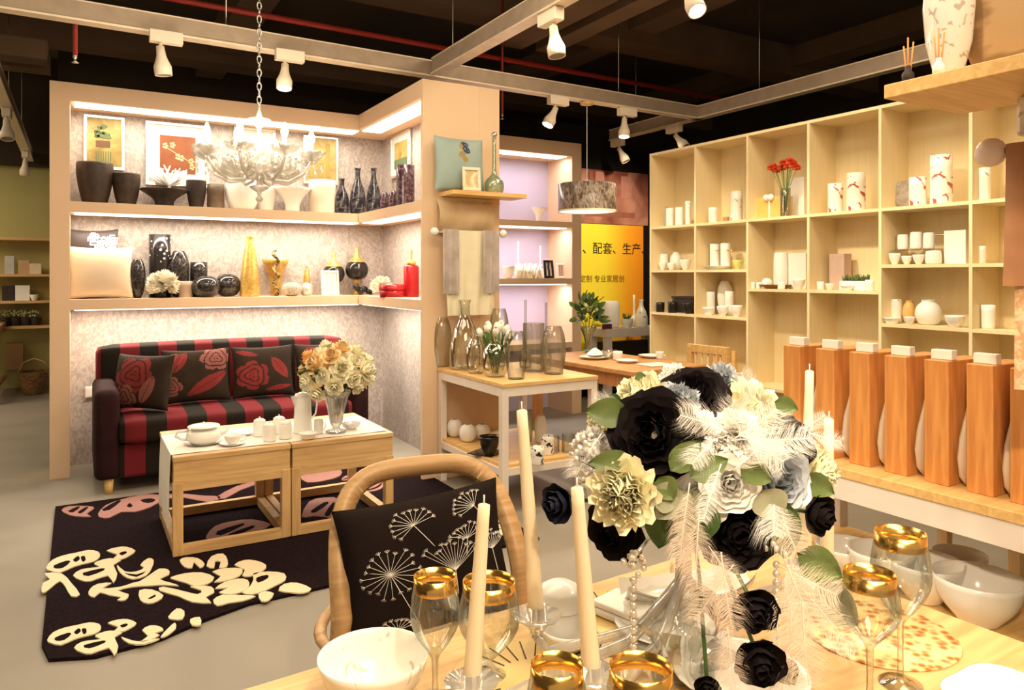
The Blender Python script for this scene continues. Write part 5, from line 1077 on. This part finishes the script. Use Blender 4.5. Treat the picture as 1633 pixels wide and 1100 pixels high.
q = MB(); sp = [(.255*cos(a_)*1.02, -.16+.27*sin(a_), 0) for a_ in [pi*2*i/40 for i in range(40)]]
q.prism([(x*.98, y-.08) for x, y, _ in sp], .37, .405); q.build('seat', CHAIRW, hc)
MB().tube([(.29*cos(a_), -.10+.24*sin(a_), .44+.05*(1-abs(cos(a_)))) for a_ in [pi*(-.12)+pi*1.24*i/24 for i in range(25)]], .016, 8, flat=.8).build('arm_rail', CHAIRW, hc)
for x, y in ((-.21, -.40), (.21, -.40), (-.22, .0), (.22, .0)): MB().tube([(x, y, .38), (x*1.08, y*1.04, 0)], [.02, .014], 8).build('leg', CHAIRW, hc)
def dandelion(m, front):
    def pt(x, y): return front(min(.995, max(.005, x)), min(.995, max(.005, y)))+V((0, -.0015, 0))
    def ln(p, q_, r=.0007, n=5): m.tube([pt(p[0]+(q_[0]-p[0])*i/n, p[1]+(q_[1]-p[1])*i/n) for i in range(n+1)], r, 4)
    for (cx_, cy_, R_, n, a0_, a1_, st) in ((.25, .50, .16, 20, 0, 6.28, (.38, .12)), (.42, .80, .13, 12, .3, 3.9, (.52, .62)), (.62, .42, .22, 14, .7, 2.4, (.62, .25)), (.80, .84, .12, 10, 1.2, 3.6, (.86, .72)), (.26, .10, .09, 9, .2, 3.0, (.26, .01)), (.88, .50, .12, 12, .5, 2.7, (.9, .3)), (.72, .62, .10, 9, .4, 2.8, (.70, .5))):
        ln((cx_, cy_), st, .0010, 6)
        for i in range(n):
            a_ = a0_+(a1_-a0_)*i/(n-1 if a1_ < 6 else n); r = R_*random.uniform(.75, 1.05); e = (cx_+r*cos(a_), cy_+r*sin(a_)); ln((cx_, cy_), e, .0006, 4)
            for k in range(4): b_ = a_+(k-1.5)*.5; ln(e, (e[0]+.022*cos(b_), e[1]+.022*sin(b_)), .0006, 1)
DC = put(cushion('cushion', .46, .35, .12, 0, None, 36, dandelion), 'cushion', [mat('black_cotton', (.013, .008, .007), .9, var=.2, bump=.1, bscale=300, spec=.08), mat('silver_thread', (.80, .76, .70), .5)], *(P3(697, 900, 1.91)[:2]), .425, 'black cushion embroidered with silver dandelions on the oak chair', rz=-.12, lean=.24, roll=-.08)
# ------------------------------------------------------------------ candelabra with beads
CC = P3(1090, 800, 1.19); cdl = thing('candelabra', 'crystal candelabra with curved glass arms and bead strings holding the flowers', 'candelabra', CC[0], CC[1], FT)
MB().lathe([(1e-4, 0), (.085, 0), (.09, .006), (.05, .014), (.02, .03), (.014, .06), (.03, .08), (.014, .10), (.012, .16), (.03, .18), (.07, .20), (.10, .215), (.098, .22), (.02, .20), (1e-4, .20)], 28, ripple=.03, rn=12).build('stem', CRY, cdl)
cands = []
# candle: base px, top px, depth, radius
CD_ = [(832, 655, 856, 985, 1.10, 'tall cream candle standing left of the flowers, the highest one'), (772, 805, 752, 1092, .98, 'cream candle at the left of the group, leaning, in front of the oak chair'),
       (920, 778, 944, 1080, .95, 'cream candle between the two left goblets and the flowers'), (1291, 592, 1283, 905, 1.42, 'cream candle rising behind the flowers at upper right'), (1322, 668, 1318, 935, 1.30, 'shorter cream candle beside the right edge of the flowers')]
CWAX = mat('cream_wax', (.88, .76, .55), .4, var=.03, sub=.2)
for i, (x0, y0, x1, y1, d, lb) in enumerate(CD_):
    tpp = V(P3(x0, y0, d)); bt = V(P3(x1, y1, d)); L_ = tpp-bt
    c = MB(); n = 10; c.tube([L_*(j/n) for j in range(n+1)]+[L_*1.006], [.0125-.0045*(j/n) for j in range(n+1)]+[.004], 14); o = solo('candle', c, CWAX, bt.x, bt.y, bt.z, lb, 'candle')
    w_ = MB().tube([L_, L_*1.006+V((0, 0, .012))], .0012, 5).build('wick', PORC, o)
    lb_ = V((bt.x-CC[0], bt.y-CC[1], bt.z-FT)); h0 = V((0, 0, .11)); mid = lb_*.5; 
    MB().tube([h0, V((mid.x*.6, mid.y*.6, .03+lb_.z*.15)), V((mid.x*1.3, mid.y*1.3, .02+lb_.z*.2)), V((lb_.x*.93, lb_.y*.93, max(.02, lb_.z*.5-.01))), V((lb_.x, lb_.y, max(.012, lb_.z-.025)))], [.010, .009, .008, .008, .009], 10).build('arm', CRY, cdl)
    o2 = MB().lathe([(1e-4, -.022), (.010, -.022), (.018, -.006), (.034, .002), (.036, .006), (.016, .0), (.0145, .018), (1e-4, -.003)], 24, ripple=.05, rn=10).build('candle_cup', CRY, cdl); o2.location = lb_
BEADM = mat('clear_bead', (.75, .70, .64), .08, .55)
def beads(x, y0, y1, d, n, r=.0055):
    m = MB(); top = V(P3(x, y0, d))-V((CC[0], CC[1], FT)); bot = V(P3(x, y1, d))-V((CC[0], CC[1], FT))
    for i in range(n): m.ball(top+(bot-top)*i/(n-1), r, 8)
    for i in range(16): v = V((random.gauss(0, 1), random.gauss(0, 1), random.gauss(0, 1))).normalized(); m.ball(top+v*.016+V((0, 0, .022)), r*.9, 6)
    m.tube([top, bot], .0008, 4); return m.build('bead_string', BEADM, cdl)
beads(1010, 925, 1045, 1.02, 10); beads(1238, 900, 1000, 1.06, 8); beads(925, 740, 790, 1.08, 5)
m = MB(); m.tube([V(P3(1010, 925, 1.02))-V((CC[0], CC[1], FT))+V((0, 0, .03)), V((-.05, -.03, .24)), V((0, 0, .20))], .003, 5); m.tube([V(P3(1238, 900, 1.06))-V((CC[0], CC[1], FT))+V((0, 0, .03)), V((.06, -.04, .25)), V((0, 0, .20))], .003, 5); m.tube([V(P3(925, 740, 1.08))-V((CC[0], CC[1], FT)), V((-.08, -.03, .27)), V((0, 0, .20))], .003, 5); m.build('bead_wires', STEEL, cdl)
# ------------------------------------------------------------------ the black and white flower centrepiece
NAVY = mat('black_velvet_petal', (.010, .006, .007), .75, var=.3, scale=20, spec=.15); NAVB = mat('navy_petal', (.016, .018, .038), .5, var=.3, spec=.3)
CRM = mat('cream_petal', (.95, .90, .66), .5, var=.05, sub=.15); BLU = mat('blue_grey_satin', (.40, .43, .48), .35, var=.15); WSAT = mat('white_satin_petal', (.92, .90, .86), .4, var=.05, sub=.1); OLV = mat('olive_leaf', (.11, .15, .045), .45, var=.35, scale=25)
SGR = mat('grey_green_leaf_fabric', (.30, .30, .20), .6, var=.3, scale=15); FEA = mat('white_feather_barbs', (.95, .92, .88), .8, var=.03); FEP = mat('pinkish_feather_barbs', (.80, .66, .56), .8, var=.05)
fc = thing('flower_centrepiece', 'huge arrangement of black roses, cream peonies, blue hydrangea and white feathers', 'flower arrangement', CC[0], CC[1], FT+.205)
O3 = V((CC[0], CC[1], FT+.205)); ctr = V(P3(1115, 745, 1.20))
def fpos(x, y, d): return V(P3(x, y, d))-O3
def toward(x, y, d, kick=.6):       # outward direction: from the ball's centre, biased to the viewer
    p = V(P3(x, y, d)); o = (p-ctr); v = V((-UY*0, 0, 0)); eye = V((0, 0, EYE)); return (o.normalized()*1.0+(eye-p).normalized()*kick).normalized()
cache = {}
def fl_(kind, x, y, d, rpx, m, kick=.6, seed=0, roll=0):
    r = rpx*d/F; key = (kind, seed % 3, m.name)
    if key not in cache:
        if kind == 'rose': o = rose(.1, 6, 6, seed % 3+5, 1.15, .05, .55)
        elif kind == 'bud': o = rose(.1, 5, 4, seed % 3+2, .75, .05, .9)
        elif kind == 'peony': o = rose(.1, 7, 9, seed % 3+9, 1.05, .15, .8)
        else: o = pompom(.1, 110, seed % 3, .42)
        names = {'rose': 'rose', 'bud': 'rosebud', 'peony': 'peony', 'hyd': 'hydrangea'}
        o = o.build({'black_velvet_petal': 'black_', 'navy_petal': 'navy_', 'cream_petal': 'cream_', 'white_satin_petal': 'white_', 'blue_grey_satin': 'blue_'}[m.name]+names[kind], m, fc); cache[key] = o
    else: s_ = cache[key]; o = s_.copy(); C.objects.link(o); o.parent = fc
    dr = toward(x, y, d, kick); place(o, fpos(x, y, d)-dr*r*.3, dr, roll, r*10/(1.05 if kind != 'hyd' else 1.1)); return o
for k_, x, y, d, r_, m, kk, sd in (('rose', 1040, 690, 1.02, 72, NAVY, 1.0, 0), ('rose', 1106, 622, 1.10, 54, NAVY, .25, 1), ('bud', 890, 803, 1.05, 36, NAVB, .3, 0), ('rose', 1266, 706, 1.08, 42, NAVY, .9, 2), ('rose', 1180, 850, 1.05, 66, NAVY, .9, 1), ('bud', 1306, 820, 1.10, 38, NAVY, .6, 1),
    ('rose', 975, 850, 1.12, 50, NAVY, .8, 2), ('bud', 1205, 972, 1.00, 42, NAVY, .9, 2), ('bud', 1212, 1055, .98, 47, NAVY, .9, 0), ('bud', 1128, 1095, .98, 24, NAVY, .9, 1), ('rose', 1095, 655, 1.12, 34, NAVY, .5, 0),
    ('peony', 1018, 640, 1.13, 52, CRM, .35, 0), ('peony', 992, 788, 1.00, 56, CRM, 1.1, 1), ('peony', 1200, 655, 1.12, 58, CRM, .5, 2), ('peony', 1312, 752, 1.14, 38, CRM, .6, 0), ('peony', 960, 668, 1.17, 34, CRM, .3, 1), ('peony', 1240, 680, 1.14, 38, CRM, .5, 0),
    ('hyd', 1080, 645, 1.08, 38, BLU, .8, 0), ('hyd', 1150, 605, 1.17, 34, BLU, .3, 1), ('rose', 1242, 765, 1.05, 58, BLU, 1.0, 0), ('hyd', 1118, 690, 1.04, 36, WSAT, 1, 2), ('hyd', 1075, 600, 1.16, 26, WSAT, .2, 0), ('rose', 1165, 770, 1.02, 46, WSAT, 1.0, 1), ('hyd', 940, 712, 1.10, 30, WSAT, .6, 1), ('rose', 1110, 800, 1.04, 48, WSAT, .9, 2), ('hyd', 1175, 690, 1.05, 40, WSAT, .9, 0), ('hyd', 1225, 815, 1.08, 40, BLU, .8, 2), ('hyd', 1190, 735, 1.1, 42, WSAT, .7, 1)):
    fl_(k_, x, y, d, r_, m, kk, sd, roll=x % 6)
for x0, y0, x1, y1, d, w_, m in ((1000, 660, 930, 655, 1.06, .06, OLV), (990, 650, 955, 640, 1.10, .05, LEAFD), (1010, 735, 935, 738, 1.02, .045, OLV), (1020, 750, 945, 752, 1.04, .04, LEAFD), (1070, 750, 1120, 700, 1.0, .05, OLV), (1050, 760, 1075, 800, 1.0, .05, OLV), (1060, 800, 1050, 880, 1.04, .07, LEAFD),
    (1090, 780, 1045, 830, 1.0, .06, SGR), (1100, 760, 1165, 730, .99, .05, OLV), (1180, 740, 1235, 770, 1.0, .05, OLV), (1255, 800, 1250, 900, 1.05, .06, LEAFD), (1270, 880, 1350, 925, 1.05, .07, OLV), (1300, 930, 1375, 1005, 1.03, .07, SGR), (1030, 600, 1010, 610, 1.15, .03, OLV), (1235, 640, 1275, 655, 1.1, .04, OLV),
    (1215, 780, 1245, 830, 1.0, .07, SGR), (1080, 800, 1035, 780, 1.0, .06, SGR), (1110, 780, 1080, 860, 1.0, .06, SGR), (1130, 800, 1115, 870, 1.02, .06, LEAFD), (1240, 1050, 1270, 1095, 1.0, .05, OLV), (1185, 960, 1175, 1010, 1.02, .03, LEAFD), (1280, 760, 1335, 790, 1.1, .05, OLV)):
    p, q_ = fpos(x0, y0, d), fpos(x1, y1, d-.01); L_ = (q_-p).length; o = leafm(L_*.95, w_*.72, .15).build('leaf', m, fc); mt = (q_-p).to_track_quat('Y', 'Z'); zz = (V((0, 0, EYE))-V(P3(x0, y0, d))).normalized()
    y_ = (q_-p).normalized(); x_ = y_.cross(zz).normalized(); z_ = x_.cross(y_); o.matrix_local = M.Translation(p) @ M(((x_.x, y_.x, z_.x), (x_.y, y_.y, z_.y), (x_.z, y_.z, z_.z))).to_4x4()
for i, (x0, y0, x1, y1, d, w_, m) in enumerate(((1160, 690, 1090, 670, 1.0, .035, FEA), (1170, 700, 1230, 650, 1.0, .04, FEA), (1150, 690, 1165, 640, 1.02, .035, FEA), (1180, 700, 1290, 690, 1.02, .035, FEA), (1150, 740, 1130, 830, .98, .022, FEA), (1170, 750, 1215, 700, .99, .035, FEA), (1290, 690, 1340, 700, 1.06, .02, FEA),
    (960, 690, 925, 760, 1.06, .03, FEA), (1000, 660, 950, 640, 1.08, .02, FEA), (1100, 770, 1095, 900, .97, .028, FEP), (1115, 820, 1120, 935, .96, .035, FEP), (1235, 790, 1240, 850, 1.0, .04, FEA), (1240, 800, 1275, 875, 1.0, .04, FEP), (1270, 690, 1310, 660, 1.1, .02, FEA), (970, 760, 925, 740, 1.04, .02, NAVY),
    (1250, 890, 1310, 1000, 1.0, .045, FEP), (1265, 900, 1275, 1060, 1.0, .05, FEP), (1240, 900, 1335, 940, 1.02, .04, FEP), (1280, 960, 1300, 1090, .99, .045, FEP), (1290, 950, 1370, 1030, 1.0, .035, FEP), (1150, 880, 1180, 1010, 1.0, .035, FEP), (1130, 870, 1180, 930, 1.03, .03, FEP), (1170, 900, 1120, 990, 1.02, .035, FEP), (1190, 690, 1250, 730, 1.0, .035, FEA), (1140, 700, 1110, 740, 1.0, .03, FEA), (1200, 640, 1180, 600, 1.1, .025, FEA),
    (1160, 1000, 1180, 1095, .99, .035, FEP), (1240, 1000, 1255, 1098, 1.0, .035, FEP))):
    p, q_ = fpos(x0, y0, d), fpos(x1, y1, d-.02); L_ = (q_-p).length; o = feather(L_*1.05, w_*1.15, i, .15, 150, 1.2).build('feather', m, fc); zz = (V((0, 0, EYE))-V(P3(x0, y0, d))).normalized()
    y_ = (q_-p).normalized(); x_ = y_.cross(zz).normalized(); z_ = x_.cross(y_); o.matrix_local = M.Translation(p) @ M(((x_.x, y_.x, z_.x), (x_.y, y_.y, z_.y), (x_.z, y_.z, z_.z))).to_4x4()
q = MB(); cl = ctr-O3
for (x, y, d) in ((1205, 972, 1.0), (1212, 1055, .98), (1128, 1095, .98), (890, 803, 1.05), (1306, 820, 1.1), (992, 788, 1.0), (1266, 706, 1.08), (1018, 640, 1.13), (1106, 622, 1.1), (1180, 850, 1.05)): q.tube([(0, 0, 0), tuple(cl*.4), tuple((fpos(x, y, d)+cl*.6)*.5), tuple(fpos(x, y, d))], .003, 5)
q.ball(tuple(cl), .085, 12, (1, 1, .8)); q.build('stems', LEAFD, fc)
m = MB()
for i in range(60):
    b_ = fpos(random.uniform(915, 950), random.uniform(690, 790), 1.04+random.uniform(0, .04)); m.ball(tuple(b_), .0035, 6)
m.tube([tuple(fpos(950, 700, 1.06)), tuple(fpos(930, 740, 1.05)), tuple(fpos(938, 790, 1.06))], .001, 4); m.build('pearl_spray', mat('pearl', (.9, .88, .84), .15), fc)
# ------------------------------------------------------------------ glassware
GRIM = mat('gold_rim_band', (.90, .55, .15), .18, .95, var=.08, scale=40)
def goblet(label, x, yr, wpx, yb, d, stem_y=None):
    # rim centre (x, yr), rim width wpx, bowl bottom yb, at depth d; foot on the table
    X, Y, Z = P3(x, yr, d); r = wpx/2*d/F; hb = (yb-yr)*d/F; H_ = Z-FT
    t = thing('goblet', label, 'wine glass', X, Y, FT, group=None)
    H_ = max(H_, hb+.03)
    MB().lathe([(1e-4, 0), (r*.85, 0), (r*.86, .002), (r*.3, .006), (.005, .012), (.0042, (H_-hb)*.5), (.0055, H_-hb-.006), (r*.35, H_-hb+.004)], 28).build('stem', GL, t)
    def rb(z): k = (z-(H_-hb))/hb; return r*(1.0 if k > .98 else 0)+(r*1.16*sin(pi*min(.5+.11, .06+k*.56)/1.0)**.6 if k <= .98 else 0)
    pts = [(r*(.35+.83*sin(pi/2*min(1, k/.55))) if k < .55 else r*(1.18-.18*((k-.55)/.45)**1.5), H_-hb+.004+k*(hb-.016)) for k in [i/12 for i in range(13)]]
    MB().lathe(pts, 32).build('bowl', GL, t)
    MB().lathe([(r*1.004, H_-.021), (r*1.0, H_-.0), (r*.985, H_), (r*.99, H_-.021)], 40).build('rim', GRIM, t); return t
goblet('gold rimmed goblet left of the leaning candle, before the dandelion cushion', 694, 917, 68, 1042, 1.04)
goblet('gold rimmed goblet just right of the leaning candle', 780, 930, 84, 1052, 1.10)
goblet('large gold rimmed goblet at the bottom edge between two candles', 888, 1058, 84, 1180, .80)
goblet('large gold rimmed goblet at the bottom edge right of the third candle', 1022, 1062, 100, 1200, .82)
goblet('gold rimmed goblet at the right standing before the white bowls', 1436, 848, 76, 985, 1.08)
goblet('gold rimmed goblet at the right beside the olive leaf', 1387, 912, 78, 1025, 1.02)
# ------------------------------------------------------------------ crockery on the foreground table
def onft(name, kind, x, y, w, h, m, lb, cat, z=FT+.001, **k): return vase(name, kind, w, h, m, on_ft(x, y), z, lb, cat, **k)
t = on_ft(596, 1120); bw = thing('bowl', 'big white bowl with a faint flower print at the bottom left', 'bowl', t[0], t[1], FT+.001)
MB().lathe(vprof('bowl', .155, .068, .003), 40).build('bowl', pattern('faint_flower_porcelain', (.90, .87, .80), (.62, .50, .40), 26, .68, .03, rough=.2, dist=1.5), bw)
t = on_ft(893, 1005); jr = thing('lidded_pot', 'two tiered white porcelain pot between the candles', 'pot', t[0], t[1], FT+.001)
MB().lathe([(1e-4, 0), (.036, 0), (.042, .012), (.043, .035), (.040, .04)], 28).build('lower_tier', PORC, jr); MB().lathe([(.040, .0405), (.041, .044), (.040, .066), (.034, .072), (.02, .08), (1e-4, .082)], 28).build('lid', PORC, jr)
MATS_G = pattern('gold_black_sunray', (.72, .52, .22), (.06, .04, .02), 14, .86, .03, kind='wave', rough=.3, dist=6, metal=.3)
for x, y, lb in ((850, 1085, 'gold place mat with black rays under the left goblets'), (975, 990, 'gold place mat with black rays beside the white napkin'), (1400, 1010, 'amber gold beaded place mat under the right goblets')):
    t = on_ft(x, y); m_ = MB().lathe([(1e-4, .0), (.12, 0), (.121, .0015), (.12, .003), (1e-4, .003)], 48)
    if x < 1300:
        m_.mi = 1
        for i in range(26): a_ = i*2*pi/26; m_.box(.055, .11, -.0011, .0011, .003, .0036, T=M.Rotation(a_, 4, 'Z'))
        solo('place_mat', m_, [mat('gold_mat', (.75, .55, .22), .35, .3), INK], t[0], t[1], FT+.0005, lb, 'place mat')
    else: solo('place_mat', m_, pattern('amber_beads', (.45, .16, .04), (.90, .70, .35), 60, .4, .2, kind='voro', rough=.2), t[0], t[1], FT+.0005, lb, 'place mat')
t = on_ft(1000, 985); q = MB(); q.box(-.04, .04, -.055, .055, .0, .012, bev=.004).box(-.038, .036, -.053, .05, .013, .024, bev=.004); solo('napkin', q, WSAT, t[0], t[1], FT+.0046, 'thick folded white napkin beside the bead string', 'napkin', rz=.25)
t = on_ft(1098, 962); sd = thing('serving_dish', 'long white curved serving dish behind the bead string', 'dish', t[0], t[1], FT+.001, -.25)
m_ = MB(); m_.grid(lambda u, v: V(((u-.5)*.26, (v-.5)*.11*math.sqrt(max(.03, 1-(2*u-1)**2*.85)), .006+.028*(2*abs(v-.5))**2.5+.02*(2*abs(u-.5))**3)), 24, 12); m_.grid(lambda u, v: V(((u-.5)*.258, (v-.5)*.106*math.sqrt(max(.03, 1-(2*u-1)**2*.85)), .0+.028*(2*abs(v-.5))**2.5+.02*(2*abs(u-.5))**3)), 24, 12); m_.build('dish', PORC, sd)
onft('plate', 'plate', 1060, 1005, .17, .014, PORC, 'white side plate under the edge of the bead string', 'plate')
onft('tealight', 'cyl', 1083, 925, .035, .03, GL, 'small glass tealight behind the serving dish', 'candle holder')
onft('trumpet_vase', 'flare', 1085, 1078, .17, .10, GL, 'wide cut glass bowl below the flower arrangement', 'bowl', ripple=.05, rn=18)
t = on_ft(1622, 1150); m_ = MB().lathe(vprof('plate', .17, .03, .003), 48, ripple=.09, rn=4); solo('square_dish', m_, PORC, t[0], t[1], FT+.001, 'square white dish at the bottom right corner', 'dish', rz=.8)
onft('plate', 'plate', 1180, 1085, .2, .016, PORC, 'white plate under the trailing black roses', 'plate')
onft('small_bowl', 'bowl', 905, 1035, .09, .035, PORC, 'little white bowl in front of the two tiered pot', 'bowl')
t = on_ft(770, 1100); solo('napkin_ring', MB().tube([(.018*cos(a_), 0, .02+.018*sin(a_)) for a_ in [i*pi/8 for i in range(16)]], .004, 8, closed=True), CRY, t[0], t[1], FT+.001, 'crystal napkin ring at the foot of the leaning candle', 'napkin ring')
# ------------------------------------------------------------------ right: white framed table with wood framed bottles
RT = .75
rt = thing('display_table', 'long white framed table with pale top carrying the cedar framed bottles', 'table', 2.04, .60, 0)
MB().box(0, .62, 0, 1.32, RT-.03, RT, bev=.003).build('table_top', PINE, rt)
MB().box(.005, .035, .005, 1.31, RT-.10, RT-.03).box(.585, .615, .005, 1.31, RT-.10, RT-.03).box(.035, .585, .005, .035, RT-.10, RT-.03).box(.035, .585, 1.28, 1.31, RT-.10, RT-.03).build('apron', WHITEP, rt)
for x in (.005, .565):
    for y in (.16, 1.26): MB().box(x, x+.05, y, y+.05, 0, RT-.03, bev=.003).build('leg', WHITEP, rt)
MB().box(.02, .60, .17, 1.30, .33, .35).build('lower_shelf', PINE, rt)
pb = [1.737, 1.606, 1.482, 1.363, 1.24, 1.122, 1.011]; BOT = mat('pale_frosted_ceramic', (.60, .48, .36), .45, var=.04, sub=.1)
u0 = thing('cedar_bottle_vase', 'x', 'bottle vase', 2.12, 1.7, RT, group='cedar bottle panels')
MB().box(0, .21, -.07, 0, .0, .355, bev=.003).build('cedar_slab', ORANGE, u0)
MB().lathe([(1e-4, 0), (.03, 0), (.060, .03), (.068, .08), (.058, .14), (.034, .20), (.016, .25), (.014, .32), (1e-4, .322)], 32, M.Translation((.082, -.0915, .0)), 1, .32).build('bottle', BOT, u0)
desc = ['first', 'second', 'third', 'fourth', 'fifth', 'sixth', 'seventh']
for i, b_ in enumerate(pb):
    lb = f'cedar slab with flat frosted bottle vase, {desc[i]} in the row counted from the flowers'
    if i == 0: u0.location = W(2.12, b_, RT); u0['label'] = lb
    else: dup(u0, 2.12, b_, RT, lb)
    if i > 0 or True: solo('price_card', MB().box(-.014, .014, -.030, .030, 0, .028, bev=.002), PORC, 2.16, b_-.035, RT+.3555, f'small white card block on top of the {desc[i]} cedar slab counted from the flowers', 'price card', 'white cards on the cedar slabs')
solo('tealight', MB().lathe(vprof('cyl', .03, .015), 16), PORC, *fl(1557, 783, RT), RT+.001, 'tiny white tealight at the foot of the framed bottles', 'candle holder')
# white crockery on its lower shelf
for i, (x, y, w, h, kd, lb) in enumerate(((1350, 880, .20, .09, 'bowl', 'white bowl at the left of the lower shelf beside the flowers'), (1405, 905, .20, .12, 'bowl', 'deep white bowl behind the right goblet'), (1475, 925, .22, .12, 'bowl', 'white bowl in the middle of the lower shelf'), (1560, 960, .24, .13, 'bowl', 'large white bowl nearest the white table leg'), (1530, 900, .16, .10, 'mug', 'white pot at the back of the lower shelf'))):
    r = fl(x, y+30, .351); r = (min(max(r[0], 2.16), 2.54), min(max(r[1], .9), 1.75)); solo('bowl', MB().lathe(vprof(kd, w, h), 32), PORC, r[0], r[1], .351, lb, 'bowl')
r = fl(1600, 1000, .50); gq = P3(1600, 975, 1.62); solo('green_napkins', MB().box(-.06, .06, -.08, .08, 0, .10, bev=.01), mat('pale_green_paper', (.50, .60, .25), .6), 2.13, .86, .351, 'pale green box on the lower shelf by the white leg', 'box')
# folding wooden bench on the floor behind
bn = thing('wooden_bench', 'low slatted wooden bench standing behind the bottle table', 'bench', 3.2, 1.4, 0)
for i in range(4): MB().box(-.2, .9, i*.09, i*.09+.07, .38, .40, bev=.002).build('slat', ASH, bn)
for x in (-.15, .80):
    for y in (.02, .29): MB().box(x, x+.04, y, y+.04, 0, .38).build('leg', ASHZ, bn)
# ------------------------------------------------------------------ hanging shelf and textiles at the upper right
SA, SB, SZ = 1.498, .964, 1.729
solo('display_pier', MB().box(0, .12, -1.4, 0, 0, 2.63), BEIGE, 1.80, .79, 0, 'beige pier just outside the right edge that carries the upper shelf', 'pier')
us = thing('wall_shelf', 'pale wooden shelf jutting in at the upper right corner', 'shelf', 1.778, SB, SZ)
MB().box(SA-1.778, .021, -.85, 0, 0, .030, bev=.002).build('board', PINE, us)
MB().box(-.012, .02, -.85, -.2, -.03, 0).build('bracket', PINE, us)
def on_u(px, a=1.60): b_, k = on_a(px, a); return (a, b_), k
(p_, k) = on_u(1513, 1.62); wv = 74*k
solo('vase', MB().lathe([(1e-4, 0), (wv*.20, 0), (wv*.27, .02), (wv*.44, .09), (wv*.5, .17), (wv*.44, .25), (wv*.25, .32), (wv*.2, .36), (wv*.18, .36)], 28), pattern('silver_flower_white_glaze', (.82, .76, .70), (.50, .42, .36), 24, .60, .03, rough=.12, dist=2), p_[0], p_[1], SZ+.030, 'white oval vase with silver flower pattern on the upper right shelf', 'vase')
(p_, k) = on_u(1640, 1.66); q = MB()
q.grid(lambda u, v: V((.02*sin(u*pi)*sin(v*pi), (u-.5)*.26*sin(pi*min(1, .25+v*.62)), v*.34)), 16, 16).grid(lambda u, v: V((-.02*sin(u*pi)*sin(v*pi), (u-.5)*.26*sin(pi*min(1, .25+v*.62)), v*.34)), 16, 16)
solo('leaf_vase', q, pattern('brushed_bronze_leaf', (.30, .18, .08), (.52, .35, .18), 8, .5, .2, kind='wave', rough=.4, dist=3, stretch=(1, 1, 3)), p_[0], p_[1], SZ+.030, 'broad bronze brown leaf shaped vase at the upper right edge', 'vase')
for px, a, lb, m_ in ((1448, 1.535, 'reed diffuser with orange sticks at the corner of the upper right shelf', BLACKM), (1497, 1.53, 'reed diffuser in front of the white oval vase', PORC)):
    (p_, k) = on_u(px, a); t = thing('reed_diffuser', lb, 'diffuser', p_[0], p_[1], SZ+.030); MB().lathe([(1e-4, 0), (.012, 0), (.012, .022), (.006, .03), (.006, .038)], 14).build('bottle', m_, t)
    q = MB()
    for dx, h_ in ((-.004, .082), (0, .10), (.005, .09)): q.tube([(dx*.4, -dx*.3, .004), (dx*1.5, -dx*1.5, h_)], .0019, 6)
    q.build('reeds', mat('orange_reed', (.70, .30, .10), .6), t)
kb, k = on_a(1580, 1.70); zk = EYE+(HZ-243)*k
t = thing('towel_rod', 'steel rod with a big pink white end knob at the right edge', 'rod', 1.70, kb, zk)
MB().tube([(0, -.9, 0), (0, 0, 0)], .007, 8).build('rod', STEEL, t); MB().ball((0, .0, 0), .031, 16).build('knob', mat('pinkish_white_enamel', (.80, .66, .60), .3), t); MB().tube([(0, -.3, 0), (.10, -.3, 0)], .006, 8).build('bracket', STEEL, t)
def hang2(y0, y1, drop, x0, amp, wob, ph=0):
    m = MB(); m.grid(lambda u, v: V((x0-amp*sin(u*wob+ph+v)*(.3+v), y0+(y1-y0)*u, .012-drop*v)), 40, 16); return m
solo('robe', hang2(-.035, -.40, .30, -.010, .012, 30), mat('brown_wool', (.36, .17, .08), .9, var=.15, scale=10, sheen=.3), 1.70, kb, zk, 'brown woollen robe hanging from the rod at the right edge', 'robe')
solo('fringed_throw', hang2(-.045, -.45, .52, .012, .008, 24, 1), pattern('tan_lace_knit', (.50, .28, .14), (.72, .50, .32), 60, .5, .1, rough=.9), 1.70, kb, zk+.002, 'tan lace knitted throw hanging behind the brown robe', 'throw')
solo('folded_cloth', MB().box(-.03, .03, -.5, -.04, 0, .085, bev=.01), PRINTG, 1.745, kb, SZ-.086, 'white printed cloth folded under the upper right shelf', 'cloth')
